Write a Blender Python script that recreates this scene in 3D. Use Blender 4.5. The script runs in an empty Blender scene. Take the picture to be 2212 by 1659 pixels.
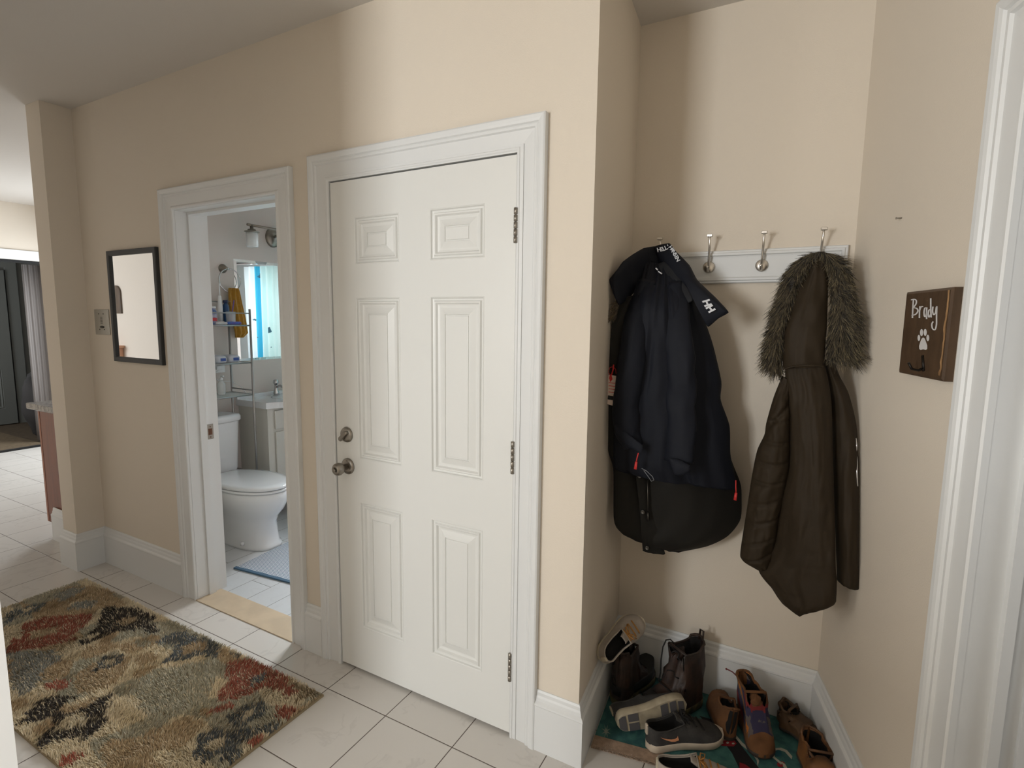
import bpy, math, random
import numpy as np
from mathutils import Vector, Matrix, noise

# ------------------------------------------------------------------ camera, world, light, exposure
SC = bpy.context.scene
FPX = 1151.23
RC = np.array([[0.87845402, 0.47765203, 0.01292560], [0.06828862, -0.09872519, -0.99276886], [-0.47292198, 0.87298446, -0.11934374]])
CAM = np.array([0.0, 0.0, 1.508])
cd = bpy.data.cameras.new('camera'); cam = bpy.data.objects.new('camera', cd); SC.collection.objects.link(cam)
cd.sensor_width = 36.0; cd.lens = 36.0 * FPX / 2212.0; cd.clip_start = 0.02; cd.clip_end = 60
cam.matrix_world = Matrix(((RC[0][0], -RC[1][0], -RC[2][0], 0), (RC[0][1], -RC[1][1], -RC[2][1], 0), (RC[0][2], -RC[1][2], -RC[2][2], 1.508), (0, 0, 0, 1)))
SC.camera = cam
w = bpy.data.worlds.new('world'); SC.world = w; w.use_nodes = True
w.node_tree.nodes['Background'].inputs[0].default_value = (0.75, 0.87, 1.0, 1)
w.node_tree.nodes['Background'].inputs[1].default_value = 0.6
SC.view_settings.view_transform = 'Standard'; SC.view_settings.look = 'None'
SC.view_settings.gamma = 1.0; SC.view_settings.use_curve_mapping = False
SC.view_settings.exposure = 0.0

def area(name, loc, rot, sx, sy, energy, col):
    l = bpy.data.lights.new(name, 'AREA'); l.shape = 'RECTANGLE'; l.size = sx; l.size_y = sy; l.energy = energy; l.color = col
    o = bpy.data.objects.new(name, l); SC.collection.objects.link(o); o.location = loc; o.rotation_euler = rot
    return o
PI = math.pi
# daylight through the windows of the place, plus added fill lamps
area('daylight_front_window', (-1.95, -3.02, 1.68), (PI/2, 0, 0), 0.95, 1.12, 104, (0.95, 0.975, 0.99))          # window behind the camera
area('daylight_kitchen_window', (-6.5, 3.60, 1.6), (-PI/2 + .55, 0, 0), 1.25, 1.1, 85, (0.86, 0.93, 1.0))
area('daylight_bathroom_window', (-2.95, 3.86, 1.75), (-PI/2 + .55, 0, .24), 0.85, 0.8, 46, (0.94, 0.97, 1.0)).data.spread = 1.9
area('fill_west_side', (-3.32, -1.5, 1.6), (PI/2, 0, -PI/2), 0.9, 1.1, 16, (0.96, 0.98, 1.0))  # added fill to brighten the right wall, set in an invented window
area('fill_back_room', (-8.5, 1.02, 1.6), (PI/2, 0, 0), 0.8, 0.9, 30, (0.92, 0.96, 1.0))  # added fill that lifts the far door, this room has no window
area('daylight_side_room_window', (2.45, 1.0, 1.5), (PI/2, 0, PI/2), 0.9, 1.2, 9, (0.92, 0.96, 1.0))

# ------------------------------------------------------------------ helpers
def _ray(px, py): return RC.T @ np.array([px - 1106.0, py - 829.5, FPX])
def _on(a, val, px, py):
    v = _ray(px, py); q = CAM + v * (val - CAM[a]) / v[a]; return (float(q[0]), float(q[1]), float(q[2]))
def at(px, py, Y): return _on(1, Y, px, py)
def ax(px, py, X): return _on(0, X, px, py)
def az(px, py, Z=0.0): return _on(2, Z, px, py)
def lerp(a, b, t): return a + (b - a) * t
def sm(t): t = min(1, max(0, t)); return t * t * (3 - 2 * t)
def nz(x, y, z=0.0): return noise.noise(Vector((x, y, z)))

MATS = {}
def mat(name, col, rough=0.6, metal=0.0, bump=0.0, bscale=200.0, var=0.0, vscale=6.0, var2=None, spec=0.5, sheen=0.0, alpha=1.0, trans=0.0, emit=None, attr=False, bdist=0.002, coat=0.0, stretch=None):
    if name in MATS: return MATS[name]
    m = bpy.data.materials.new(name); m.use_nodes = True; n = m.node_tree.nodes; L = m.node_tree.links
    b = n['Principled BSDF']
    b.inputs['Base Color'].default_value = (*col, 1); b.inputs['Roughness'].default_value = rough; b.inputs['Metallic'].default_value = metal
    b.inputs['Specular IOR Level'].default_value = spec
    b.inputs['Coat Weight'].default_value = coat
    if sheen: b.inputs['Sheen Weight'].default_value = sheen
    if trans: b.inputs['Transmission Weight'].default_value = trans
    b.inputs['Alpha'].default_value = alpha
    if emit: b.inputs['Emission Color'].default_value = (*emit[:3], 1); b.inputs['Emission Strength'].default_value = emit[3]
    tc = n.new('ShaderNodeTexCoord'); src = tc.outputs['Object']
    if stretch:
        mp = n.new('ShaderNodeMapping'); mp.inputs['Scale'].default_value = stretch; L.new(src, mp.inputs[0]); src = mp.outputs[0]
    if attr:
        a = n.new('ShaderNodeAttribute'); a.attribute_name = 'Col'; L.new(a.outputs['Color'], b.inputs['Base Color'])
    elif var:
        t = n.new('ShaderNodeTexNoise'); t.inputs['Scale'].default_value = vscale; t.inputs['Detail'].default_value = 5; L.new(src, t.inputs['Vector'])
        r = n.new('ShaderNodeValToRGB'); c2 = var2 or tuple(c * (1 - var) for c in col)
        r.color_ramp.elements[0].position = 0.38; r.color_ramp.elements[1].position = 0.62
        r.color_ramp.elements[0].color = (*c2, 1); r.color_ramp.elements[1].color = (*col, 1)
        L.new(t.outputs[0], r.inputs[0]); L.new(r.outputs[0], b.inputs['Base Color'])
    if bump:
        t = n.new('ShaderNodeTexNoise'); t.inputs['Scale'].default_value = bscale; t.inputs['Detail'].default_value = 3; L.new(src, t.inputs['Vector'])
        bp = n.new('ShaderNodeBump'); bp.inputs['Strength'].default_value = bump; bp.inputs['Distance'].default_value = bdist
        L.new(t.outputs[0], bp.inputs['Height']); L.new(bp.outputs[0], b.inputs['Normal'])
    MATS[name] = m; return m

def s2l(r, g, b): return tuple(((c / 255) / 12.92 if c <= 10 else (((c / 255) + 0.055) / 1.055) ** 2.4) for c in (r, g, b))

class G:
    def __init__(s): s.v = []; s.f = []; s.m = []; s.s = []; s.c = None
    def add(s, vs, fs, mi=0, smooth=False):
        o = len(s.v); s.v += [tuple(map(float, p)) for p in vs]
        for f in fs: s.f.append([i + o for i in f]); s.m.append(mi); s.s.append(smooth)
    def box(s, x0, x1, y0, y1, z0, z1, mi=0):
        s.add([(x, y, z) for x in (x0, x1) for y in (y0, y1) for z in (z0, z1)], [(0, 1, 3, 2), (4, 6, 7, 5), (0, 4, 5, 1), (2, 3, 7, 6), (0, 2, 6, 4), (1, 5, 7, 3)], mi)
    def bbox(s, x0, x1, y0, y1, z0, z1, r=0.003, mi=0):   # box with chamfered vertical and horizontal edges
        rings = []
        for z, i in ((z0, r), (z0 + r, 0), (z1 - r, 0), (z1, r)):
            a, b, c, d = x0 + i, x1 - i, y0 + i, y1 - i
            rings.append([(a + r, c, z), (b - r, c, z), (b, c + r, z), (b, d - r, z), (b - r, d, z), (a + r, d, z), (a, d - r, z), (a, c + r, z)])
        s.loft(rings, mi=mi, smooth=False)
    def prism(s, poly, z0, z1, mi=0):
        n = len(poly); s.add([(x, y, z0) for x, y in poly] + [(x, y, z1) for x, y in poly], [tuple(range(n)), tuple(range(n, 2 * n))] + [(i, (i + 1) % n, n + (i + 1) % n, n + i) for i in range(n)], mi)
    def loft(s, rings, mi=0, smooth=True, cap=True, closed=True):
        n = len(rings[0]); vs = [p for r in rings for p in r]; fs = []
        for i in range(len(rings) - 1):
            for j in range(n if closed else n - 1):
                k = (j + 1) % n; fs.append((i * n + j, i * n + k, (i + 1) * n + k, (i + 1) * n + j))
        s.add(vs, fs, mi, smooth)
        if cap and closed:
            o = len(s.v) - len(vs); s.f.append([o + i for i in range(n)]); s.f.append([o + (len(rings) - 1) * n + i for i in range(n)])
            s.m += [mi, mi]; s.s += [False, False]
    def tube(s, pts, r, n=8, mi=0, flat=1.0):
        pts = [Vector(p) for p in pts]; rings = []; up = Vector((0.13, 0.31, 0.94)).normalized(); nr = None
        for i, p in enumerate(pts):
            t = (pts[min(i + 1, len(pts) - 1)] - pts[max(i - 1, 0)]).normalized()
            if nr is None:
                nr = t.cross(up)
                if nr.length < 0.1: nr = t.cross(Vector((1, 0, 0)))
            nr = (nr - t * nr.dot(t)).normalized(); b = t.cross(nr)
            rr = r(i / (len(pts) - 1)) if callable(r) else r
            rings.append([tuple(p + nr * rr * math.cos(a) + b * rr * flat * math.sin(a)) for a in [2 * PI * k / n for k in range(n)]])
        s.loft(rings, mi)
    def lathe(s, prof, c, axis='z', n=24, mi=0, cap=True):
        rings = []
        for r, h in prof:
            ring = []
            for k in range(n):
                a = 2 * PI * k / n; u, v = r * math.cos(a), r * math.sin(a)
                ring.append({'z': (c[0] + u, c[1] + v, c[2] + h), 'y': (c[0] + u, c[1] + h, c[2] + v), 'x': (c[0] + h, c[1] + u, c[2] + v)}[axis])
            rings.append(ring)
        s.loft(rings, mi, cap=cap)
    def build(s, name, mats, parent=None, local=False, subsurf=0):
        me = bpy.data.meshes.new(name); vs = s.v
        off = OFF.get(parent.name, (0, 0, 0)) if parent else (0, 0, 0)
        if not local and parent: vs = [(a - off[0], b - off[1], c - off[2]) for a, b, c in vs]
        me.from_pydata(vs, [], s.f)
        for m in (mats if isinstance(mats, (list, tuple)) else [mats]): me.materials.append(m)
        me.polygons.foreach_set('material_index', s.m); me.polygons.foreach_set('use_smooth', s.s)
        if s.c is not None:
            at_ = me.color_attributes.new('Col', 'FLOAT_COLOR', 'POINT'); at_.data.foreach_set('color', np.array(s.c, dtype=np.float32).ravel())
        me.update()
        import bmesh
        if len(s.f) < 30000:
            bm = bmesh.new(); bm.from_mesh(me); bmesh.ops.recalc_face_normals(bm, faces=bm.faces); bm.to_mesh(me); bm.free()
        o = bpy.data.objects.new(name, me); SC.collection.objects.link(o)
        if parent: o.parent = parent
        OFF[o.name] = off
        if subsurf:
            md = o.modifiers.new('sub', 'SUBSURF'); md.levels = subsurf; md.render_levels = subsurf
        return o
OFF = {}
def thing(name, label, cat, loc=(0, 0, 0), group=None, rot=None):
    o = bpy.data.objects.new(name, None); SC.collection.objects.link(o); o.location = loc; o.empty_display_size = 0.05
    if rot is not None: o.rotation_euler = rot
    o['label'] = label; o['category'] = cat
    if group: o['group'] = group
    OFF[o.name] = tuple(loc); return o
def tag(o, label, cat, group=None, kind=None):
    o['label'] = label; o['category'] = cat
    if group: o['group'] = group
    if kind: o['kind'] = kind
    return o
def struct(o, label, cat):
    o['kind'] = 'structure'; o['label'] = label; o['category'] = cat; return o

# ------------------------------------------------------------------ materials
cream = mat('cream_paint', s2l(226, 215, 199), 0.75, bump=0.35, bscale=260, bdist=0.0012)
ceilp = mat('ceiling_paint', s2l(214, 208, 200), 0.85, bump=0.3, bscale=180, bdist=0.0012)
white = mat('white_trim_paint', s2l(225, 226, 225), 0.42, bump=0.025, bscale=60)
doorp = mat('door_paint', s2l(228, 228, 224), 0.4, bump=0.03, bscale=100)
bathp = mat('bathroom_paint', s2l(206, 197, 191), 0.7, bump=0.25, bscale=260, bdist=0.001)
nickel = mat('brushed_nickel', (0.30, 0.275, 0.24), 0.32, 1.0, bump=0.1, bscale=300)
chrome = mat('chrome', (0.55, 0.55, 0.56), 0.14, 1.0)
darkm = mat('dark_gap', (0.01, 0.01, 0.01), 0.9)
black = mat('black_frame_paint', s2l(52, 54, 56), 0.5, bump=0.05)
mirror = mat('mirror_glass', (0.93, 0.94, 0.94), 0.015, 1.0)
porc = mat('porcelain', s2l(226, 229, 232), 0.12, coat=0.5)

def tile_mat(name, px, py, ox, oy, col, grout, gw, rough, plank=False, veins=0.12):
    m = bpy.data.materials.new(name); m.use_nodes = True; n = m.node_tree.nodes; L = m.node_tree.links; b = n['Principled BSDF']
    tc = n.new('ShaderNodeTexCoord'); sp = n.new('ShaderNodeSeparateXYZ'); L.new(tc.outputs['Object'], sp.inputs[0])
    def M(op, a, bb=None):
        q = n.new('ShaderNodeMath'); q.operation = op
        for i, x in enumerate((a, bb)):
            if x is None: continue
            if isinstance(x, (int, float)): q.inputs[i].default_value = x
            else: L.new(x, q.inputs[i])
        return q.outputs[0]
    xs = M('DIVIDE', M('SUBTRACT', sp.outputs[0], ox), px)
    ys = M('DIVIDE', M('SUBTRACT', sp.outputs[1], oy), py)
    if plank: ys = M('ADD', ys, M('MULTIPLY', M('FLOOR', xs), 0.37))
    def edge(t, p):
        f = M('FRACT', t); e = M('MINIMUM', f, M('SUBTRACT', 1.0, f)); return M('MULTIPLY', e, p)
    d = M('MINIMUM', edge(xs, px), edge(ys, py))
    g = M('LESS_THAN', d, gw / 2)
    # per tile tint and marble veins
    cv = n.new('ShaderNodeCombineXYZ'); L.new(M('FLOOR', xs), cv.inputs[0]); L.new(M('FLOOR', ys), cv.inputs[1])
    wn = n.new('ShaderNodeTexWhiteNoise'); L.new(cv.outputs[0], wn.inputs['Vector'])
    add = n.new('ShaderNodeVectorMath'); add.operation = 'MULTIPLY_ADD'; L.new(wn.outputs['Color'], add.inputs[0]); add.inputs[1].default_value = (7, 7, 7); L.new(tc.outputs['Object'], add.inputs[2])
    t = n.new('ShaderNodeTexNoise'); t.inputs['Scale'].default_value = 5; t.inputs['Detail'].default_value = 7; t.inputs['Distortion'].default_value = 1.4; L.new(add.outputs[0], t.inputs['Vector'])
    v = M('ABSOLUTE', M('SUBTRACT', t.outputs[0], 0.5)); rr = n.new('ShaderNodeMapRange'); L.new(v, rr.inputs[0]); rr.inputs[1].default_value = 0.0; rr.inputs[2].default_value = 0.035; rr.inputs[3].default_value = veins; rr.inputs[4].default_value = 0.0
    t2 = n.new('ShaderNodeTexNoise'); t2.inputs['Scale'].default_value = 2.5; L.new(tc.outputs['Object'], t2.inputs['Vector'])
    msk = M('MULTIPLY', rr.outputs[0], M('GREATER_THAN', t2.outputs[0], 0.5))
    dark = M('ADD', msk, M('MULTIPLY', wn.outputs['Value'], 0.04))
    mx = n.new('ShaderNodeMix'); mx.data_type = 'RGBA'; L.new(dark, mx.inputs[0]); mx.inputs[6].default_value = (*col, 1); mx.inputs[7].default_value = (col[0] * 0.35, col[1] * 0.33, col[2] * 0.32, 1)
    m2 = n.new('ShaderNodeMix'); m2.data_type = 'RGBA'; L.new(g, m2.inputs[0]); L.new(mx.outputs[2], m2.inputs[6]); m2.inputs[7].default_value = (*grout, 1)
    L.new(m2.outputs[2], b.inputs['Base Color'])
    rg = M('ADD', M('MULTIPLY', g, 0.5), rough); L.new(rg, b.inputs['Roughness'])
    bp = n.new('ShaderNodeBump'); bp.inputs['Strength'].default_value = 0.6; bp.inputs['Distance'].default_value = 0.0015
    rb = n.new('ShaderNodeMapRange'); L.new(d, rb.inputs[0]); rb.inputs[2].default_value = 0.004
    L.new(rb.outputs[0], bp.inputs['Height']); L.new(bp.outputs[0], b.inputs['Normal'])
    return m
hall_tile = tile_mat('white_marble_tile', 0.3077, 0.3285, -0.993, 1.4215, s2l(214, 209, 202), s2l(95, 84, 76), 0.0036, 0.22)
bath_tile = tile_mat('white_plank_tile', 0.161, 0.62, -2.689, 1.852, s2l(205, 208, 210), s2l(120, 118, 116), 0.003, 0.3, plank=True, veins=0.06)
marble = mat('beige_marble', s2l(208, 188, 160), 0.35, var=0.12, vscale=9, bump=0.1, bscale=40)

# ------------------------------------------------------------------ large structure
H = 2.645; YW = 1.575; YB = 1.72
XA0, XA1 = -0.58, -0.632          # alcove west wall: x at the hall corner and at the back
YAB = 2.18
P0 = np.array([0.138, 2.17]); D = np.array([0.23977, -0.97083]); N = np.array([-0.97083, -0.23977])
def E(s, o): q = P0 + D * s + N * o; return (float(q[0]), float(q[1]))      # s along the splayed east wall, o out of it

g = G(); g.box(-7.6, 3.0, -3.0, 1.575, -0.12, 0.0); g.box(-0.75, 3.0, 1.575, 2.4, -0.12, 0.0); g.box(-7.6, -3.84, 1.575, 3.7, -0.12, 0.0); g.box(-1.75, -0.75, 1.575, 2.4, -0.12, 0)
struct(g.build('floor', hall_tile), 'white marble tile floor of the hall, kitchen and coat alcove', 'floor')
g = G(); g.box(-3.72, -1.75, 1.703, 3.95, -0.12, 0.0); struct(g.build('floor_bathroom', bath_tile), 'pale plank tile floor of the bathroom', 'floor')
g = G(); g.box(-2.765, -1.98, 1.5625, 1.703, -0.12, 0.004); struct(g.build('trim_threshold', marble), 'beige marble threshold in the bathroom doorway', 'threshold')
g = G(); g.add([(3, -3.1, H), (3, 2.4, H), (-3.86, 2.4, H), (-3.86, -3.1, H), (3, -3.1, H + .1), (3, 2.4, H + .1), (-3.86, 2.4, H + .1), (-3.86, -3.1, H + .1)], [(0, 1, 2, 3), (4, 7, 6, 5), (0, 4, 5, 1), (2, 6, 7, 3), (1, 5, 6, 2), (0, 3, 7, 4)])
g.box(-3.86, -1.75, 2.4, 3.95, H, H + .1)
g.add([(-3.86, -1, H), (-3.86, 3.95, H), (-7.8, 3.95, 2.70), (-7.8, -1, 2.70), (-3.86, -1, H + .2), (-3.86, 3.95, H + .2), (-7.8, 3.95, H + .2), (-7.8, -1, H + .2)], [(0, 1, 2, 3), (4, 7, 6, 5), (0, 4, 5, 1), (2, 6, 7, 3), (1, 5, 6, 2), (0, 3, 7, 4)])
struct(g.build('ceiling', ceilp), 'off-white painted ceiling', 'ceiling')

g = G()                                      # the long hall wall with the bathroom and closet doorways
g.box(-3.72, -2.765, YW, YB, 0, H); g.box(-2.765, -1.98, YW, YB, 2.045, H); g.box(-1.98, -1.70, YW, YB, 0, H)
g.box(-1.70, -0.815, YW, YB, 2.062, H); g.prism([(-0.815, YW), (XA0, YW), (-0.5925, YB), (-0.815, YB)], 0, H)
g.box(-3.84, -3.68, 1.43, YW, 0, H)
struct(g.build('wall_north', cream), 'cream hall wall with the bathroom doorway and the white panel door', 'wall')
g = G(); g.prism([(-0.5925, YB), (XA1, YAB), (-0.75, YAB), (-0.71, YB)], 0, H); struct(g.build('wall_alcove_west', cream), 'cream left side wall of the coat alcove', 'wall')
g = G(); g.box(-0.85, 0.32, YAB, YAB + .1, 0, H); struct(g.build('wall_alcove_north', cream), 'cream back wall of the coat alcove behind the hook rail', 'wall')
g = G(); g.prism([E(-.012, 0), E(.826, 0), E(.826, -.115), E(-.012, -.115)], 0, H); g.prism([E(.826, 0), E(1.74, 0), E(1.74, -.115), E(.826, -.115)], 2.065, H); g.prism([E(1.74, 0), E(2.5, 0), E(2.5, -.115), E(1.74, -.115)], 0, H)
struct(g.build('wall_alcove_east', cream), 'cream splayed wall with the paw print hook sign', 'wall')
g = G(); g.box(-3.84, -3.72, YW, 3.95, 0, H + .06); struct(g.build('wall_bathroom_west', [bathp]), 'light grey bathroom wall behind the toilet and vanity', 'wall')
g = G(); g.box(-3.72, -3.35, 3.8, 3.9, 0, H); g.box(-2.5, -1.65, 3.8, 3.9, 0, H); g.box(-3.35, -2.5, 3.8, 3.9, 0, 1.3); g.box(-3.35, -2.5, 3.8, 3.9, 2.2, H)
struct(g.build('wall_bathroom_north', mat('shower_tile_white', s2l(225, 229, 230), 0.2)), 'white tiled end wall of the shower', 'wall')
g = G(); g.box(-1.85, -1.75, YB, 3.95, 0, H); struct(g.build('wall_bathroom_east', bathp), 'light grey bathroom wall beside the closet', 'wall')
g = G(); g.box(-7.75, -1.75, .32, .46, 0, 2.75); struct(g.build('wall_south', mat('off_white_paint', s2l(226, 214, 200), 0.75, bump=0.3, bscale=260)), 'pale hall wall opposite the mirror', 'wall')
g = G(); g.box(-7.75, -7.6, -1, 1.55, 0, 2.9); g.box(-7.75, -7.6, 3.0, 3.8, 0, 2.9); g.box(-7.75, -7.6, 1.55, 3.0, 2.09, 2.9)
struct(g.build('wall_kitchen_west', cream), 'cream far kitchen wall around the wide cased opening', 'wall')
g = G(); g.box(-7.75, -7.15, 3.6, 3.7, 0, 2.9); g.box(-5.9, -3.84, 3.6, 3.7, 0, 2.9); g.box(-7.15, -5.9, 3.6, 3.7, 0, 1.05); g.box(-7.15, -5.9, 3.6, 3.7, 2.15, 2.9)
struct(g.build('wall_kitchen_north', cream), 'cream kitchen wall with a window', 'wall')
g = G(); g.box(-3.3, -2.45, -3.0, -2.9, 0, H); g.box(-1.45, 3.0, -3.0, -2.9, 0, H); g.box(-2.45, -1.45, -3.0, -2.9, 0, 1.1); g.box(-2.45, -1.45, -3.0, -2.9, 2.25, H)
struct(g.build('wall_rear', cream), 'cream wall with a window behind the doorway', 'wall')
g = G(); g.box(-3.4, -3.3, -3.0, -1.95, 0, H); g.box(-3.4, -3.3, -1.05, .32, 0, H); g.box(-3.4, -3.3, -1.95, -1.05, 0, 1.05); g.box(-3.4, -3.3, -1.95, -1.05, 2.15, H); struct(g.build('wall_rear_west', cream), 'cream side wall of the front room', 'wall')
g = G(); g.box(-1.0, -.25, -.45, -.3, 0, 1.19); g.box(-1.03, -.22, -.48, -.27, 1.19, 1.22); struct(g.build('wall_added_shade', cream), 'added low cream half wall behind the camera that shades the alcove', 'wall')  # added, unseen: keeps low window light off the bottom of the alcove
g = G(); g.prism([E(1.9, 0.0), (0.75, -3.0), (0.9, -3.0), E(1.9, -.15)], 0, H); struct(g.build('wall_rear_east', cream), 'cream side wall of the front room by the doorway', 'wall')
g = G(); g.box(2.5, 2.6, -3, 2.4, 0, .8); g.box(2.5, 2.6, -3, .5, .8, H); g.box(2.5, 2.6, 1.5, 2.4, .8, H); g.box(2.5, 2.6, .5, 1.5, 2.1, H); g.box(.32, 2.6, 2.3, 2.4, 0, H)
struct(g.build('wall_side_room', mat('side_room_paint', s2l(215, 214, 214), 0.7)), 'pale wall of the room beyond the right doorway', 'wall')
g = G(); g.box(-1.75, -0.75, 2.1, 2.2, 0, H); struct(g.build('wall_closet', cream), 'cream inner wall of the closet behind the door', 'wall')
# dim room beyond the kitchen
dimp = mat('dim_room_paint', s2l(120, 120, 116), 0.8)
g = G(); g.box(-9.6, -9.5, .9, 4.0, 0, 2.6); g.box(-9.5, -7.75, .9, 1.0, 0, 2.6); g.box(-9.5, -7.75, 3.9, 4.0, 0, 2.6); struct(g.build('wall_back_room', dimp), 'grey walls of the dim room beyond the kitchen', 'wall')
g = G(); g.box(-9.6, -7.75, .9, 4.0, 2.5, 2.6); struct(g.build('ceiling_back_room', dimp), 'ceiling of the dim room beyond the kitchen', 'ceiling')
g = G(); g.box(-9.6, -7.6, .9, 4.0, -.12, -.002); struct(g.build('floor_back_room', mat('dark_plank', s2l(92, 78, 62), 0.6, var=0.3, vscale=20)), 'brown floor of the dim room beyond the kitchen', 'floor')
def window(n, x0, x1, y0, y1, z0, z1, axis, label):
    g = G(); t = 0.04
    if axis == 'x':
        g.box(x0, x0 + t, y0, y1, z0, z1); g.box(x1 - t, x1, y0, y1, z0, z1); g.box(x0 + t, x1 - t, y0, y1, z0, z0 + t); g.box(x0 + t, x1 - t, y0, y1, z1 - t, z1); g.box(x0 + t, x1 - t, y0, y1, (z0 + z1) / 2 - .015, (z0 + z1) / 2 + .015)
    else:
        g.box(x0, x1, y0, y0 + t, z0, z1); g.box(x0, x1, y1 - t, y1, z0, z1); g.box(x0, x1, y0 + t, y1 - t, z0, z0 + t); g.box(x0, x1, y0 + t, y1 - t, z1 - t, z1)
    struct(g.build('window_%d' % n, white), label, 'window')
window(1, -2.45, -1.45, -3.0, -2.94, 1.1, 2.25, 'x', 'white framed window of the front room')
window(2, -7.15, -5.9, 3.62, 3.68, 1.05, 2.15, 'x', 'white framed kitchen window over the counter')
window(3, -3.35, -2.5, 3.82, 3.88, 1.3, 2.2, 'x', 'white framed shower window')
window(4, 2.52, 2.58, .5, 1.5, .8, 2.1, 'y', 'white framed window of the side room')

window(5, -3.38, -3.33, -1.95, -1.05, 1.05, 2.15, 'y', 'added white window frame around the west fill lamp')  # invented opening that houses the added west fill
# baseboards: profile swept along footprint lines with mitred corners
BB = [(0, 0), (.02, 0), (.02, .168), (.0215, .172), (.0205, .178), (.013, .185), (.011, .196), (.008, .203), (.007, .214), (.0035, .221), (0, .221)]
def sweep(g, prof, path, side=1.0, mi=0):
    n = len(path); rings = []
    for i in range(n):
        a = Vector(path[i]) - Vector(path[i - 1]) if i else None; b = Vector(path[i + 1]) - Vector(path[i]) if i < n - 1 else None
        na = Vector((a.y, -a.x)).normalized() if a else None; nb = Vector((b.y, -b.x)).normalized() if b else None
        if na and nb: m = (na + nb); m = m / (m.dot(na))
        else: m = na or nb
        rings.append([(path[i][0] + m.x * p * side, path[i][1] + m.y * p * side, z) for p, z in prof])
    g.loft(rings, mi, smooth=False)
def wallpt(y): return XA0 - 0.0868 * (y - YW)
g = G(); sweep(g, BB, [(-0.742, YW), (XA0, YW), (XA1, YAB), E(-.008, 0), E(.739, 0)], 1)
struct(g.build('baseboard_alcove', white), 'tall white baseboard running around the coat alcove', 'baseboard')
g = G(); sweep(g, BB, [(-3.84, YW - .002), (-3.84, 1.43), (-3.68, 1.43), (-3.68, YW), (-2.853, YW)], 1)
struct(g.build('baseboard_hall', white), 'tall white baseboard around the wall stub and under the mirror', 'baseboard')
g = G(); sweep(g, BB, [(-1.925, YW), (-1.79, YW)], 1); struct(g.build('baseboard_between_doors', white), 'short white baseboard between the two doorways', 'baseboard')
g = G(); sweep(g, BB, [(-4.335, 1.572), (-3.842, 1.572)], 1); struct(g.build('baseboard_kitchen', white), 'short white baseboard on the kitchen cabinet end', 'baseboard')

# door casings and jambs
CP = [(0, 0), (0, .012), (.004, .0155), (.010, .0155), (.014, .011), (.018, .009), (.062, .012), (.066, .0175), (.072, .018), (.076, .0165), (.080, .0215), (.088, .024), (.098, .025), (.103, .022), (.103, 0)]
def casing(g, xl, xr, zt, y, k=1.0, z0=0.0):
    rings = [[], [], [], []]
    for q, p in CP:
        q *= k; rings[0].append((xl - q, y - p, z0)); rings[1].append((xl - q, y - p, zt + q)); rings[2].append((xr + q, y - p, zt + q)); rings[3].append((xr + q, y - p, z0))
    g.loft(rings, 0, smooth=False)
g = G(); casing(g, -2.747, -1.995, 2.022, YW, .97); struct(g.build('trim_bathroom_casing', white), 'white moulded casing around the bathroom doorway', 'door trim')
g = G(); g.box(-2.765, -2.745, YW - .001, 1.735, 0, 2.045); g.box(-2.0, -1.98, YW - .001, 1.735, 0, 2.045); g.box(-2.745, -2.0, YW - .001, 1.735, 2.02, 2.045)
g.box(-2.745, -2.733, 1.632, 1.668, 0, 2.02); g.box(-2.012, -2.0, 1.632, 1.668, 0, 2.02); g.box(-2.733, -2.012, 1.632, 1.668, 2.008, 2.02)
g.box(-2.80, -2.747, 1.7195, 1.738, 0, 2.06)
jb = g.build('trim_bathroom_jamb', white); struct(jb, 'white jamb and stop of the bathroom doorway', 'door jamb')
g = G(); g.bbox(-2.7455, -2.743, 1.672, 1.708, .855, .935, .001); g.box(-2.7432, -2.7425, 1.679, 1.70, .878, .912, 1)
g.lathe([(.0035, 0), (.0035, .0012)], (-2.7432, 1.69, .922), 'x', 10, 1); g.lathe([(.0035, 0), (.0035, .0012)], (-2.7432, 1.69, .866), 'x', 10, 1)
sp_ = g.build('strike_plate', [nickel, mat('strike_hole', s2l(104, 70, 50), .8)], jb); sp_['label'] = 'nickel strike plate'
g = G(); casing(g, -1.684, -0.845 + .006, 2.042, YW, .995); struct(g.build('trim_closet_casing', white), 'white moulded casing around the six panel door', 'door trim')
g = G(); g.box(-1.70, -1.679, YW - .013, YB, 0, 2.062); g.box(-.8365, -.815, YW - .013, YB, 0, 2.062); g.box(-1.679, -.8365, YW - .013, YB, 2.0385, 2.062)
g.box(-1.679, -1.665, 1.612, 1.65, 0, 2.0385); g.box(-.850, -.8365, 1.612, 1.65, 0, 2.0385)
struct(g.build('trim_closet_jamb', white), 'white jamb of the six panel door', 'door jamb')

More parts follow.
